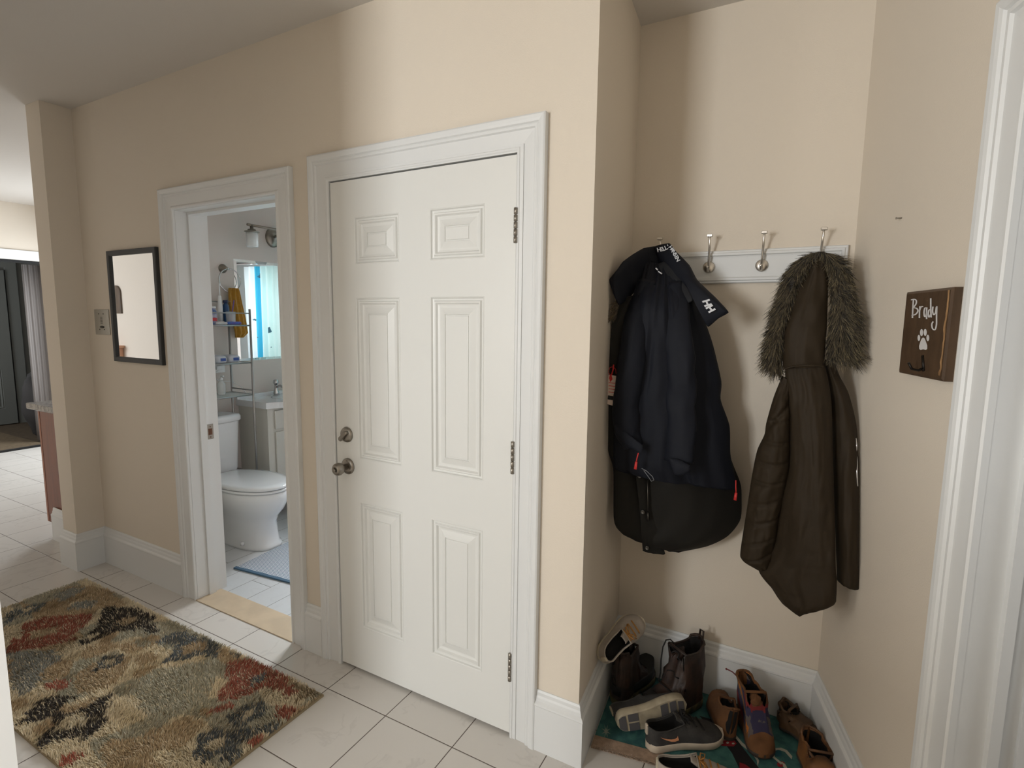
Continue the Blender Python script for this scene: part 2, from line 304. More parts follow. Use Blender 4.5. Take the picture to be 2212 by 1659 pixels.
# six panel door with hardware
def panel_door(g, x0, x1, z0, z1, y, cols, rows, th=.035, mi=0):
    xs = [x0] + [c for cc in cols for c in cc] + [x1]; zs = [z0] + [c for cc in rows for c in cc] + [z1]
    for i in range(len(xs) - 1):
        for j in range(len(zs) - 1):
            a, b, c, d = xs[i], xs[i + 1], zs[j], zs[j + 1]
            if i % 2 == 1 and j % 2 == 1:
                steps = [(0, 0), (.0015, -.0012), (.004, .0), (.007, .006), (.013, .0075), (.017, .001), (.022, .0015), (.027, .0095), (.034, .0115), (.038, .0115), (.062, .003), (.0635, .0065), (.066, .0065), (.0675, .0035), (.07, .003)]
                rings = [[(a + q, y + p, c + q), (b - q, y + p, c + q), (b - q, y + p, d - q), (a + q, y + p, d - q)] for q, p in steps]
                g.loft(rings, mi, smooth=False, cap=False); g.add(rings[-1], [(0, 1, 2, 3)], mi)
            else: g.add([(a, y, c), (b, y, c), (b, y, d), (a, y, d)], [(0, 1, 2, 3)], mi)
    g.add([(x0, y, z0), (x1, y, z0), (x1, y + th, z0), (x0, y + th, z0), (x0, y, z1), (x1, y, z1), (x1, y + th, z1), (x0, y + th, z1)], [(0, 1, 2, 3), (4, 5, 6, 7), (1, 2, 6, 5), (0, 4, 7, 3), (2, 3, 7, 6)], mi)
YD = 1.566
g = G(); panel_door(g, -1.6745, -.841, .014, 2.033, YD, [(-1.551, -1.329), (-1.188, -.960)], [(.210, .757), (.939, 1.587), (1.716, 1.893)])
door = g.build('door_1', doorp); struct(door, 'closed white six panel door with a knob and deadbolt', 'door')
def rosette(cx, cz, r): g = G(); g.lathe([(r, 0), (r, -.004), (r * .93, -.008), (r * .6, -.011), (.001, -.012)], (cx, YD, cz), 'y', 32); return g
g = rosette(-1.612, .900, .034); g.lathe([(.012, -.008), (.012, -.03), (.016, -.034), (.023, -.042), (.0262, -.054), (.024, -.066), (.017, -.073), (.011, -.075), (.0105, -.0735), (.001, -.0735)], (-1.612, YD, .900), 'y', 32)
g.lathe([(.0065, -.0735), (.006, -.079), (.001, -.0792)], (-1.612, YD, .900), 'y', 16); g.lathe([(.003, -.009), (.003, -.013)], (-1.612, YD, .924), 'y', 10)
o = g.build('door_knob', nickel, door); o['label'] = 'round brushed nickel knob'
g = rosette(-1.615, 1.032, .032); b = [( -.024, -.016), (.016, .012)]
pts = [(-.026, -.022), (-.016, -.026), (.019, .008), (.017, .017), (.008, .018), (-.026, -.012)]
rg = [[(-1.615 + a * k, YD + h, 1.032 + c * k) for a, c in pts] for h, k in ((-.008, .8), (-.012, 1), (-.024, 1), (-.027, .85))]
g.loft(rg, smooth=False); o = g.build('deadbolt', nickel, door); o['label'] = 'nickel thumb turn deadbolt'
for z0, z1 in ((1.755, 1.868), (.985, 1.10), (.222, .33)):
    g = G()
    for k in range(5):
        a, b_ = lerp(z0, z1, k / 5), lerp(z0, z1, (k + 1) / 5); g.lathe([(.0045, a + .0006), (.0068, a + .0016), (.0068, b_ - .0016), (.0045, b_ - .0006)], (-.8385, 1.559, 0), 'z', 14)
    g.box(-.8385, -.833, 1.560, 1.563, z0 + .003, z1 - .003)
    h_ = g.build('hinge', nickel, door)

# casing and jamb of the right-hand doorway in the splayed wall
g = G(); rings = [[], [], []]
for q, p in CP:
    q *= 1.02; p *= 1.1
    rings[0].append((*E(.843 - q, p), 0)); rings[1].append((*E(.843 - q, p), 2.035 + q)); rings[2].append((*E(1.8, p), 2.035 + q))
g.loft(rings, 0, smooth=False); struct(g.build('trim_east_casing', white), 'white moulded casing of the doorway at the right edge', 'door trim')
g = G(); g.prism([E(.826, .0), E(.842, .0), E(.842, -.11), E(.826, -.11)], 0, 2.06); g.prism([E(.842, .0), E(1.76, .0), E(1.76, -.11), E(.842, -.11)], 2.035, 2.06)
g.prism([E(.842, -.052), E(.857, -.052), E(.857, -.072), E(.842, -.072)], 0, 2.035); g.prism([E(.842, -.105), E(.85, -.105), E(.85, -.13), E(.80, -.13), E(.80, -.112), E(.842, -.112)], 0, 2.06)
struct(g.build('trim_east_jamb', white), 'white jamb of the doorway at the right edge', 'door jamb')
# casing of the front doorway at the left edge
g = G(); g.prism([(-1.7495, .30), (-1.592, .462), (-1.7495, .462)], 0, H); struct(g.build('trim_front_jamb', white), 'white wall end trim at the lower left edge', 'door trim')

# ------------------------------------------------------------------ kitchen end of the hall
wood = mat('reddish_cabinet_wood', s2l(128, 70, 44), 0.4, var=0.25, vscale=7, stretch=(6, 6, .6), bump=0.1)
granite = mat('grey_granite', s2l(150, 145, 138), 0.25, var=0.55, vscale=55)
t = thing('base_cabinet', 'reddish brown wooden base cabinet at the end of the wall stub', 'cabinet', (-4.15, 1.9, 0))
g = G(); g.box(-4.45, -3.842, 1.578, 2.9, .1, .872); g.box(-4.38, -3.842, 1.578, 2.9, 0, .1); g.build('body', wood, t)
g = G(); g.box(-4.458, -4.435, 1.5765, 1.60, .1, .872); o = g.build('face_frame', mat('cabinet_edge_wood', s2l(150, 90, 58), .4), t)
for k in range(3):
    g = G(); y0 = 1.61 + k * .43; g.bbox(-4.47, -4.45, y0, y0 + .41, .12, .70, .003); d = g.build('door', wood, t)
    g = G(); g.bbox(-4.47, -4.45, y0, y0 + .41, .71, .86, .003); g.build('drawer', wood, t)
g = G(); g.bbox(-4.565, -3.842, 1.555, 2.93, .872, .912, .004); tag(g.build('countertop', granite), 'grey granite countertop on the reddish kitchen cabinet', 'countertop')
g = G()
for a, b, c, d in ((2.64, 2.75, 0, 2.2), ):
    pass
g.box(-7.6, -7.58, 2.99, 3.11, 0, 2.0915); g.box(-7.6, -7.575, 1.44, 3.11, 2.0915, 2.195); g.box(-7.6, -7.58, 1.44, 1.558, 0, 2.0915)
struct(g.build('trim_kitchen_opening', white), 'white casing around the wide opening in the far kitchen wall', 'door trim')
g = G(); g.box(-7.6, -7.57, 1.56, 2.99, -.001, .022); g.box(-7.74, -7.60, 1.56, 2.99, 2.068, 2.089)
struct(g.build('trim_track', darkm), 'dark threshold and head track of the far opening', 'threshold')
grey = mat('dimmed_white_door', s2l(112, 114, 110), .6)  # white door greyed so its colour carries the dimness of the room
g = G()
def door_x(g, y0, y1, z0, z1, x, cols, rows):     # six panel door facing +x
    h = G(); panel_door(h, y0, y1, z0, z1, 0, cols, rows); h.v = [(x - b, a, c) for a, b, c in h.v]; g.add(h.v, h.f)
door_x(g, 2.30, 3.12, .01, 2.08, -9.44, [(2.42, 2.65), (2.77, 3.0)], [(.22, .76), (.94, 1.58), (1.72, 1.9)])
struct(g.build('door_2', grey), 'white panel door coloured grey for the dim room beyond the kitchen', 'door')
g = G(); g.box(-9.5, -9.46, 3.14, 3.26, 0, 2.12); g.box(-9.5, -9.46, 2.18, 3.26, 2.12, 2.22); struct(g.build('trim_back_door', grey), 'door casing coloured grey for the dim room', 'door trim')
random.seed(4)
g = G(); rings = []
for z in (.03, .7, 1.4, 2.06): rings.append([(-7.80 + (.012 * math.sin(i * .8 + 1) + .004) * math.sin(i * .7 + z * .3), lerp(2.74, 2.985, i / 40), z) for i in range(41)] + [(-7.825 + (.012 * math.sin(i * .8 + 1) + .004) * math.sin(i * .7 + z * .3), lerp(2.74, 2.985, i / 40), z) for i in range(40, -1, -1)])
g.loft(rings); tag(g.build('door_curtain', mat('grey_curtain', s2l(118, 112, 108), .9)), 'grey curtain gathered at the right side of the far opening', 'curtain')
def blob(g, c, r, n=14, amp=.25, seed=0, mi=0, zs=1.0, flat=None):
    rings = []
    for i in range(n + 1):
        ph = PI * i / n - PI / 2; ring = []
        for j in range(n * 2):
            a = PI * j / n; d = Vector((math.cos(ph) * math.cos(a), math.cos(ph) * math.sin(a), math.sin(ph)))
            k = 1 + amp * noise.noise(d * 1.7 + Vector((seed, seed, 0))) + amp * .3 * noise.noise(d * 5 + Vector((seed, 0, 3)))
            z = c[2] + d.z * r[2] * k
            if flat is not None: z = max(z, flat)
            ring.append((c[0] + d.x * r[0] * k, c[1] + d.y * r[1] * k, z))
        rings.append(ring)
    g.loft(rings, mi)
g = G(); blob(g, (-8.15, 2.98, .42), (.22, .22, .42), seed=5, flat=0.0); tag(g.build('duffel_bag', mat('dark_bag', s2l(52, 50, 50), .8, bump=.3, bscale=30)), 'dark slumped bag on the floor of the dim room beyond the kitchen', 'bag')
g = G(); g.bbox(-8.9, -7.62, 1.7, 2.74, .0, .012, .003); tag(g.build('door_mat', mat('brown_mat', s2l(104, 88, 66), .9, var=.3, vscale=30, bump=.5, bscale=120)), 'brown mat inside the far opening beyond the kitchen', 'mat')
# what the hall mirror sees on the opposite wall
g = G(); prof = []
cx, z0_, z1_, hw = -5.66, 1.52, 1.78, .075
pl = [(cx - hw, z0_), (cx + hw, z0_)] + [(cx + hw * math.cos(a), z1_ - hw + hw * math.sin(a)) for a in [PI * k / 12 for k in range(13)]]
g.loft([[(x, .4605, z) for x, z in pl], [(x, .474, z) for x, z in pl], [(lerp(x, cx, .06), .477, lerp(z, 1.65, .04)) for x, z in pl]], smooth=False)
o = tag(g.build('wall_plaque', mat('brown_wood_plaque', s2l(104, 86, 70), .5, var=.3, vscale=10, stretch=(4, 4, 1))), 'brown round-topped wooden plaque seen only in the hall mirror', 'plaque')
g = G(); g.bbox(-5.80, -5.62, .461, .60, 1.03, 1.2, .004); g.bbox(-5.83, -5.59, .461, .62, 1.2, 1.222, .004)
tag(g.build('wall_box', mat('peach_wood', s2l(222, 172, 140), .5)), 'peach coloured ledge box seen at the bottom of the hall mirror', 'shelf')

# ------------------------------------------------------------------ hall wall: mirror and intercom plate
t = thing('wall_mirror', 'narrow mirror in a black frame on the cream wall left of the bathroom', 'mirror', (-3.146, YW, 1.25))
g = G(); x0, x1, z0, z1, fw = -3.384, -2.907, 1.250, 1.853, .027
def frame(g, x0, x1, z0, z1, y, prof):
    rings = []
    for xx, zz, sx, sz in ((x0, z0, 1, 1), (x1, z0, -1, 1), (x1, z1, -1, -1), (x0, z1, 1, -1)): rings.append([(xx + sx * q, y - p, zz + sz * q) for q, p in prof])
    rings.append(rings[0]); g.loft(rings, smooth=False, cap=False)
frame(g, x0, x1, z0, z1, YW - .0005, [(0, 0), (0, .016), (.003, .019), (fw - .004, .019), (fw, .016), (fw, 0)]); g.build('frame', black, t)
g = G(); g.box(x0 + .02, x1 - .02, YW - .009, YW - .003, z0 + .02, z1 - .02); g.build('glass', mirror, t)
steel = mat('plate_steel', (.55, .55, .52), .35, .9, bump=.05)
t = thing('intercom_plate', 'brushed metal intercom plate with a slotted speaker left of the mirror', 'intercom', (-3.514, YW, 1.39))
g = G(); g.bbox(-3.592, -3.437, YW - .006, YW - .0005, 1.394, 1.537, .0015); g.build('plate', steel, t)
for k in range(5): g = G(); g.box(-3.526, -3.503, YW - .0068, YW - .0055, 1.492 - k * .0085, 1.4945 - k * .0085); g.build('speaker_slot', darkm, t)
for sx in (-3.54, -3.49):
    for sz in (1.512, 1.424): g = G(); g.lathe([(.0035, -.0068), (.0035, -.005)], (sx, YW, sz), 'y', 10); g.build('screw', darkm, t)
g = G(); g.lathe([(.001, -.010), (.012, -.009), (.018, -.006)], (-3.514, YW, 1.438), 'y', 20); g.v = [(-3.514 + (a + 3.514) * 1.5, b, 1.438 + (c - 1.438) * .4) for a, b, c in g.v]; g.build('talk_button', mat('dark_plastic', s2l(48, 48, 48), .4), t)

# ------------------------------------------------------------------ bathroom
# toilet
t = thing('toilet', 'white two piece toilet with the lid closed', 'toilet', (-3.2, 2.2, 0))
def oval(cx, cy, rx, ry, z, n=36, sq=2.0, back=None):
    r = []
    for k in range(n):
        a = 2 * PI * k / n; c, s_ = math.cos(a), math.sin(a); e = 2 / sq
        x = cx + rx * math.copysign(abs(c) ** e, c); y = cy + ry * math.copysign(abs(s_) ** e, s_)
        if back is not None: x = max(x, back)
        r.append((x, y, z))
    return r
CY = 2.205
g = G(); g.loft([oval(-3.22, CY, .275, .128, 0, sq=2.6), oval(-3.22, CY, .275, .128, .018, sq=2.6), oval(-3.225, CY, .262, .118, .03, sq=2.6), oval(-3.225, CY, .252, .120, .10, sq=2.4), oval(-3.215, CY, .248, .124, .17), oval(-3.20, CY, .255, .134, .215), oval(-3.185, CY, .285, .158, .262), oval(-3.18, CY, .305, .176, .31), oval(-3.175, CY, .313, .184, .345), oval(-3.175, CY, .313, .184, .385), oval(-3.175, CY, .303, .175, .392)]); g.build('bowl', porc, t)
g = G(); sh = lambda k, z: oval(-3.175, CY, .318 * k, .19 * k, z, back=-3.46)
g.loft([sh(.97, .394), sh(1, .398), sh(1, .408), sh(.97, .412)]); g.build('seat', porc, t)
g = G(); g.loft([sh(.98, .415), sh(1.005, .419), sh(1.005, .430), sh(.98, .436), sh(.8, .440), sh(.3, .443), sh(.02, .4435)]); g.build('lid', porc, t)
g = G(); g.loft([oval(-3.615, CY, .08, .17, .395, sq=6), oval(-3.615, CY, .085, .178, .42, sq=6), oval(-3.615, CY, .096, .195, .755, sq=6), oval(-3.615, CY, .096, .195, .765, sq=6)]); g.build('tank', porc, t)
g = G(); g.loft([oval(-3.612, CY, .100, .20, .766, sq=6), oval(-3.612, CY, .106, .208, .772, sq=6), oval(-3.612, CY, .106, .208, .800, sq=6), oval(-3.612, CY, .100, .20, .812, sq=6), oval(-3.612, CY, .085, .17, .817, sq=5)]); g.build('tank_lid', porc, t)
g = G(); g.lathe([(.012, .03), (.013, .042), (.010, .05), (.001, .052)], (-3.11, CY - .118, 0), 'z', 14)
g.build('bolt_cap', porc, t)
g = G(); g.tube([(-3.69, CY - .22, .18), (-3.55, CY - .23, .16), (-3.48, CY - .15, .06)], .012); g.lathe([(.022, -.02), (.022, .03)], (-3.44, CY - .17, .10), 'x', 14); g.build('supply_valve', porc, t)
# etagere over the toilet
et = mat('satin_steel', (.36, .35, .34), .35, .9)
t = thing('etagere', 'satin metal shelf rack standing over the toilet tank', 'shelf rack', (-3.6, 2.2, 0))
ye0, ye1, xe0, xe1 = 1.90, 2.438, -3.665, -3.424
shz = (.955, 1.184, 1.445)
for yy in (ye0, ye1):
    for xx in (xe0, xe1):
        g = G(); g.tube([(xx, yy, 0), (xx, yy, 1.56 if xx == xe1 else 1.45)], .0075, 10); g.build('post', et, t)
g = G()
for z in (.985, .38): g.tube([(xe0, ye1, z), (xe1, ye1, z)], .005, 8); g.build('side_rail', et, t); g = G()
g.tube([(xe1, ye0, 1.53), (xe1, ye1, 1.53)], .004, 8); g.build('front_rail', et, t); g = G(); g.tube([(xe0, ye0, 1.61), (xe0, ye1, 1.61)], .003, 8); g.tube([(xe0, ye1, 1.45), (xe0, ye1, 1.61), (xe0 + .03, ye1, 1.615)], .003, 8)
g.build('back_rail', et, t)
glass = mat('frosted_glass_shelf', (.75, .82, .82), .2, alpha=.55)
for z in shz:
    g = G(); r0 = .005
    for a, b in (((xe0, ye0, z), (xe0, ye1, z)), ((xe1, ye0, z), (xe1, ye1, z)), ((xe0, ye0, z), (xe1, ye0, z)), ((xe0, ye1, z), (xe1, ye1, z))): g.tube([a, b], r0, 8)
    o = g.build('shelf_frame', et, t)
    g = G(); g.box(xe0 + .006, xe1 - .006, ye0 + .006, ye1 - .006, z - .003, z + .002); g.build('shelf_panel', glass, o)
# vanity
vp = mat('vanity_paint', s2l(206, 204, 196), .45)
t = thing('bathroom_vanity', 'off-white bathroom vanity cabinet beside the toilet', 'vanity', (-3.55, 2.85, 0))
g = G(); g.box(-3.718, -3.392, 2.52, 3.12, .15, .842); g.build('body', vp, t)
for y0 in (2.52, 3.05):
    for xx in (-3.46, -3.715):
        g = G(); g.loft([[(xx + .012, y0 + .012, 0), (xx + .06, y0 + .012, 0), (xx + .06, y0 + .06, 0), (xx + .012, y0 + .06, 0)], [(xx, y0, .15), (xx + .068, y0, .15), (xx + .068, y0 + .07, .15), (xx, y0 + .07, .15)]], smooth=False); g.build('foot', vp, t)
g = G(); g.bbox(-3.391, -3.375, 2.575, 2.84, .19, .66, .003); d = g.build('door', vp, t)
g = G(); g.bbox(-3.391, -3.375, 2.575, 2.84, .68, .82, .003); g.build('drawer', vp, t)
g = G(); g.bbox(-3.391, -3.375, 2.85, 3.08, .19, .66, .003); g.build('door', vp, t)
g = G(); g.box(-3.3935, -3.3925, 2.57, 2.576, .19, .82); g.build('shadow_gap', darkm, t)
def sinkring(k, z, bulge):
    pts = []
    for i in range(25):
        y = lerp(2.50, 3.14, i / 24); pts.append((-3.375 + bulge * sm((1 - abs(2 * i / 24 - 1)) * 1.6), y, z))
    return [(-3.719, 3.14, z), (-3.719, 2.50, z)] + pts
g = G(); g.loft([sinkring(1, .843, .10), sinkring(1, .888, .12)], smooth=False, cap=True)
g.box(-3.719, -3.70, 2.50, 3.14, .888, .915)
g.lathe([(.17, .0005), (.16, .001), (.02, .0012)], (-3.50, 2.85, .888), 'z', 30)
tag(g.build('vanity_sink_top', porc), 'white bow front sink top on the bathroom vanity', 'sink')
t = thing('faucet', 'small chrome faucet on the white bathroom sink top', 'faucet', (-3.65, 2.80, .888))
g = G(); g.lathe([(.024, 0), (.022, .02), (.014, .05), (.012, .09)], (-3.65, 2.80, .8892), 'z', 18); g.tube([(-3.65, 2.8, .95), (-3.6, 2.8, .97), (-3.55, 2.8, .95)], .009, 10); g.build('spout', chrome, t)
g = G(); g.lathe([(.018, 0), (.022, .01), (.018, .03), (.005, .036)], (-3.65, 2.80, .98), 'z', 18); g.build('handle', chrome, t)
# vanity mirror
t = thing('vanity_mirror', 'plain wall mirror above the bathroom sink reflecting the shower curtain', 'mirror', (-3.72, 2.85, 1.17))
g = G(); g.add([(-3.7195, 2.535, 1.172), (-3.7195, 3.16, 1.172), (-3.7195, 3.16, 1.93), (-3.7195, 2.535, 1.93), (-3.714, 2.555, 1.192), (-3.714, 3.14, 1.192), (-3.714, 3.14, 1.91), (-3.714, 2.555, 1.91)], [(0, 1, 5, 4), (1, 2, 6, 5), (2, 3, 7, 6), (3, 0, 4, 7), (4, 5, 6, 7), (0, 3, 2, 1)]); g.build('glass', mirror, t)
# towel ring + towel
t = thing('towel_ring', 'round chrome towel ring on the grey bathroom wall', 'towel ring', (-3.72, 2.455, 1.845))
g = G(); g.lathe([(.032, .0005), (.032, .006), (.022, .012), (.018, .03), (.012, .05), (.001, .055)], (-3.72, 2.448, 1.85), 'x', 24); g.build('mount', nickel, t)
RC_ = (-3.672, 2.468, 1.765); RR = .083
g = G(); g.tube([(RC_[0], RC_[1] + RR * math.sin(a), RC_[2] + RR * math.cos(a)) for a in [2 * PI * k / 40 for k in range(41)]], .0042, 8); g.build('ring', chrome, t)
tow = mat('mustard_terry', s2l(172, 128, 40), .95, sheen=.3, bump=.6, bscale=300, var=.15, vscale=60)
def rowloft(g, L, R, nrow, ncol, Y, T, wr, mi=0, back=.6, smooth=True, e=.75, capend=True):
    def seg(P):
        d = [0]
        for a, b in zip(P, P[1:]): d.append(d[-1] + math.hypot(b[0] - a[0], b[1] - a[1]))
        def f(v):
            x = v * d[-1]
            for i in range(len(P) - 1):
                if x <= d[i + 1] or i == len(P) - 2:
                    k = (x - d[i]) / max(1e-9, d[i + 1] - d[i]); p0 = P[max(0, i - 1)]; p1 = P[i]; p2 = P[i + 1]; p3 = P[min(len(P) - 1, i + 2)]
                    k = min(1, max(0, k)); r = []
                    for c in (0, 1):
                        m1 = (p2[c] - p0[c]) * .4; m2 = (p3[c] - p1[c]) * .4
                        r.append((2 * k**3 - 3 * k**2 + 1) * p1[c] + (k**3 - 2 * k**2 + k) * m1 + (-2 * k**3 + 3 * k**2) * p2[c] + (k**3 - k**2) * m2)
                    return r
        return f
    fl, fr = seg(L), seg(R)
    def pos(u, v, front=True, extra=0.0):       # u 0..1 across, v 0..1 down
        a, b = fl(v), fr(v); px, py = lerp(a[0], b[0], u), lerp(a[1], b[1], u)
        yc = Y(px, py); p = at(px, py, yc); s_ = max(0.0, math.sin(PI * u)) ** e; t_ = T(v) if callable(T) else T
        d = t_ * s_ * (1 if front else -back)
        if front: d += wr(u, v) * min(1, s_ * 2) + extra
        return (p[0], p[1] - d, p[2])
    rings = []
    for i in range(nrow + 1):
        v = i / nrow; ring = [pos(.5 - .5 * math.cos(PI * j / ncol), v) for j in range(ncol + 1)] + [pos(.5 + .5 * math.cos(PI * j / ncol), v, False) for j in range(1, ncol)]
        rings.append(ring)
    def flat(r, k):
        c = [sum(p[i] for p in r) / len(r) for i in range(3)]; return [(lerp(p[0], c[0], k * .15), lerp(p[1], c[1], k), lerp(p[2], c[2], k * .15)) for p in r]
    rings = [flat(rings[0], .6)] + rings + [flat(rings[-1], .6)]
    g.loft(rings, mi, smooth)
    return pos
# towel: draped through the ring, hanging against the wall
def yrow(g, rows, nf, T, wrf, X0):
    rings = []
    for i, (ya, yb, z) in enumerate(rows):
        v = i / (len(rows) - 1); fr_ = []; bk = []
        for j in range(nf + 1):
            u = j / nf; y = lerp(ya, yb, u); d = T * math.sin(PI * u) ** .5 + wrf(u, v)
            fr_.append((X0 + d + .004, y, z)); bk.append((X0 - T * .4 * math.sin(PI * u) ** .5, y, z))
        rings.append(fr_ + bk[::-1][1:-1])
    g.loft(rings)
g = G(); rws = [(2.458, 2.535, 1.712), (2.452, 2.54, 1.695), (2.45, 2.545, 1.66), (2.452, 2.555, 1.6), (2.465, 2.57, 1.52), (2.478, 2.583, 1.44), (2.487, 2.59, 1.385), (2.49, 2.55, 1.352)]
rws2 = []
for a, b in zip(rws, rws[1:]):
    for k in range(4): rws2.append(tuple(lerp(a[i], b[i], k / 4) for i in range(3)))
rws2.append(rws[-1])
yrow(g, rws2, 30, .022, lambda u, v: .009 * math.sin(u * 19 + v * 2.2) * (1 - .3 * v) + .004 * nz(u * 9, v * 6), -3.678)
tag(g.build('hand_towel', tow), 'mustard yellow hand towel hanging from the chrome ring', 'towel')
# light fixture
t = thing('vanity_light', 'bathroom wall light with a nickel bar and glass shades above the mirror', 'wall light', (-3.72, 2.86, 2.14))
X1 = -3.58; sy = ax(544, 500, X1)[1]; 
g = G(); g.lathe([(.075, .0005), (.075, .008), (.06, .022), (.001, .026)], (-3.72, 2.875, 2.125), 'x', 32); g.v = [(a, 2.875 + (b - 2.875) * .85, 2.125 + (c - 2.125)) for a, b, c in g.v]; g.tube([(-3.70, 2.875, 2.13), (-3.62, 2.875, 2.15), (X1, 2.86, 2.215)], .009); g.build('back_plate', nickel, t)
zb = ax(530, 484, X1)[2]; g = G(); g.tube([(X1, sy - .035, zb), (X1, sy + .5, zb)], .009, 10); g.build('bar', nickel, t)
lg = mat('light_shade_glass', (.93, .96, .97), .25, alpha=.5, spec=.8)
for k in range(2):
    yy = sy + k * .3
    g = G(); g.lathe([(.012, .0), (.012, -.025), (.028, -.03), (.03, -.042), (.052, -.044), (.052, -.05), (.028, -.054), (.026, -.075), (.001, -.076)], (X1, yy, zb), 'z', 28); g.build('socket_cap', nickel, t)
    g = G(); g.lathe([(.036, -.052), (.04, -.056), (.041, -.15), (.036, -.158), (.033, -.156), (.037, -.149), (.036, -.06)], (X1, yy, zb), 'z', 28, cap=False); g.build('glass_shade', lg, t)
    g = G(); g.lathe([(.014, -.076), (.024, -.10), (.023, -.122), (.001, -.135)], (X1, yy, zb), 'z', 20); g.build('bulb', mat('frosted_bulb', (.85, .87, .88), .4), t)
# shower curtain, tub, caddy (seen in the vanity mirror)
def curtain_mat():
    m = bpy.data.materials.new('shower_curtain_cloth'); m.use_nodes = True; n = m.node_tree.nodes; L = m.node_tree.links; b = n['Principled BSDF']
    tc = n.new('ShaderNodeTexCoord'); sp = n.new('ShaderNodeSeparateXYZ'); L.new(tc.outputs['Object'], sp.inputs[0])
    r = n.new('ShaderNodeValToRGB'); r.color_ramp.interpolation = 'CONSTANT'; mp = n.new('ShaderNodeMapRange'); mp.inputs[1].default_value = -3.75; mp.inputs[2].default_value = -2.85; L.new(sp.outputs[0], mp.inputs[0]); L.new(mp.outputs[0], r.inputs[0])
    el = r.color_ramp.elements; el[0].position = 0; el[0].color = (.62, .74, .72, 1); el[1].position = .12; el[1].color = (.06, .42, .60, 1)
    for p, c in ((.2, (.62, .76, .74)), (.52, (.55, .72, .70)), (.72, (.06, .42, .60)), (.82, (.78, .86, .88))):
        e = el.new(p); e.color = (*c, 1)
    t = n.new('ShaderNodeTexNoise'); t.inputs['Scale'].default_value = 9; t.inputs['Detail'].default_value = 6; L.new(tc.outputs['Object'], t.inputs['Vector'])
    gt = n.new('ShaderNodeMath'); gt.operation = 'GREATER_THAN'; gt.inputs[1].default_value = .66; L.new(t.outputs[0], gt.inputs[0])
    mx = n.new('ShaderNodeMix'); mx.data_type = 'RGBA'; L.new(gt.outputs[0], mx.inputs[0]); L.new(r.outputs[0], mx.inputs[6]); mx.inputs[7].default_value = (.05, .12, .16, 1)
    L.new(mx.outputs[2], b.inputs['Base Color']); b.inputs['Roughness'].default_value = .6
    tr = n.new('ShaderNodeBsdfTranslucent'); L.new(mx.outputs[2], tr.inputs[0]); ms = n.new('ShaderNodeMixShader'); ms.inputs[0].default_value = .14
    L.new(b.outputs[0], ms.inputs[1]); L.new(tr.outputs[0], ms.inputs[2]); L.new(ms.outputs[0], n['Material Output'].inputs[0]); return m
g = G(); top = []; N_ = 120
rings = []
for z in [lerp(.25, 1.96, k / 12) for k in range(13)]:
    rings.append([(lerp(-3.70, -2.88, i / N_) , 3.22 + .022 * math.sin(i * .55 + z * .6) , z) for i in range(N_ + 1)])
g.loft(rings, cap=False, closed=False); tag(g.build('shower_curtain', curtain_mat()), 'blue and white patterned shower curtain reflected in the vanity mirror', 'curtain')
g = G(); g.tube([(-3.72, 3.22, 1.99), (-1.85, 3.22, 1.99)], .012); tag(g.build('curtain_rod', chrome), 'chrome rod the patterned shower curtain hangs from', 'curtain rod')
g = G(); g.bbox(-3.718, -1.86, 3.27, 3.795, 0, .45, .02); tag(g.build('bathtub', porc), 'white bathtub behind the shower curtain', 'bathtub')
wire = mat('black_wire', s2l(30, 34, 36), .5)
t = thing('shower_caddy', 'black wire shower caddy with bottles reflected in the vanity mirror', 'caddy', (-2.75, 3.75, 1.2))
g = G()
for z in (1.62, 1.3):
    for x in [-2.90 + .03 * k for k in range(10)]: g.tube([(x, 3.68, z), (x, 3.78, z)], .002, 5)
    g.tube([(-2.90, 3.68, z + .04), (-2.63, 3.68, z + .04), (-2.63, 3.78, z + .04), (-2.90, 3.78, z + .04), (-2.90, 3.68, z + .04)], .003, 6); g.tube([(-2.90, 3.68, z), (-2.63, 3.68, z)], .003, 6)
g.tube([(-2.77, 3.785, 1.25), (-2.77, 3.785, 2.05)], .004, 6); g.build('wire_rack', wire, t)
def bottle(x, y, z, r, h, m, capm, name, label, cat='bottle', neck=.4, fl=1.0, group=None, ch=.12, extra=None):
    t = thing(name, label, cat, (x, y, z), group)
    g = G(); g.lathe([(r * .92, 0), (r, h * .03), (r, h * .72), (r * .8, h * .8), (r * neck, h * .86), (r * neck, h * .9)], (x, y, z), 'z', 22); g.v = [(a, y + (b - y) * fl, c) for a, b, c in g.v]; g.build('body', m, t)
    g = G(); g.lathe([(r * (neck + .1), h * .88), (r * (neck + .1), h * (.88 + ch)), (.001, h * (.885 + ch))], (x, y, z), 'z', 18); g.build('cap', capm, t)
    return t
cap_w = mat('white_plastic', s2l(228, 230, 232), .35)
bottle(-2.84, 3.73, 1.625, .035, .2, mat('cream_plastic', s2l(222, 214, 180), .4), cap_w, 'shampoo_bottle', 'cream bottle on the shower caddy in the mirror', fl=.7)
bottle(-2.74, 3.73, 1.625, .03, .15, mat('teal_plastic', s2l(60, 160, 150), .3), cap_w, 'shampoo_bottle', 'teal bottle on the upper tier of the shower caddy', fl=.8)
bottle(-2.80, 3.73, 1.305, .045, .2, mat('blue_plastic', s2l(10, 96, 140), .3), mat('dark_blue_plastic', s2l(20, 50, 90), .4), 'shampoo_bottle', 'blue bottle on the lower tier of the shower caddy', fl=.8)
bottle(-2.69, 3.73, 1.305, .03, .15, mat('red_plastic', s2l(190, 60, 70), .3), cap_w, 'shampoo_bottle', 'small red bottle low on the shower caddy', fl=.8)

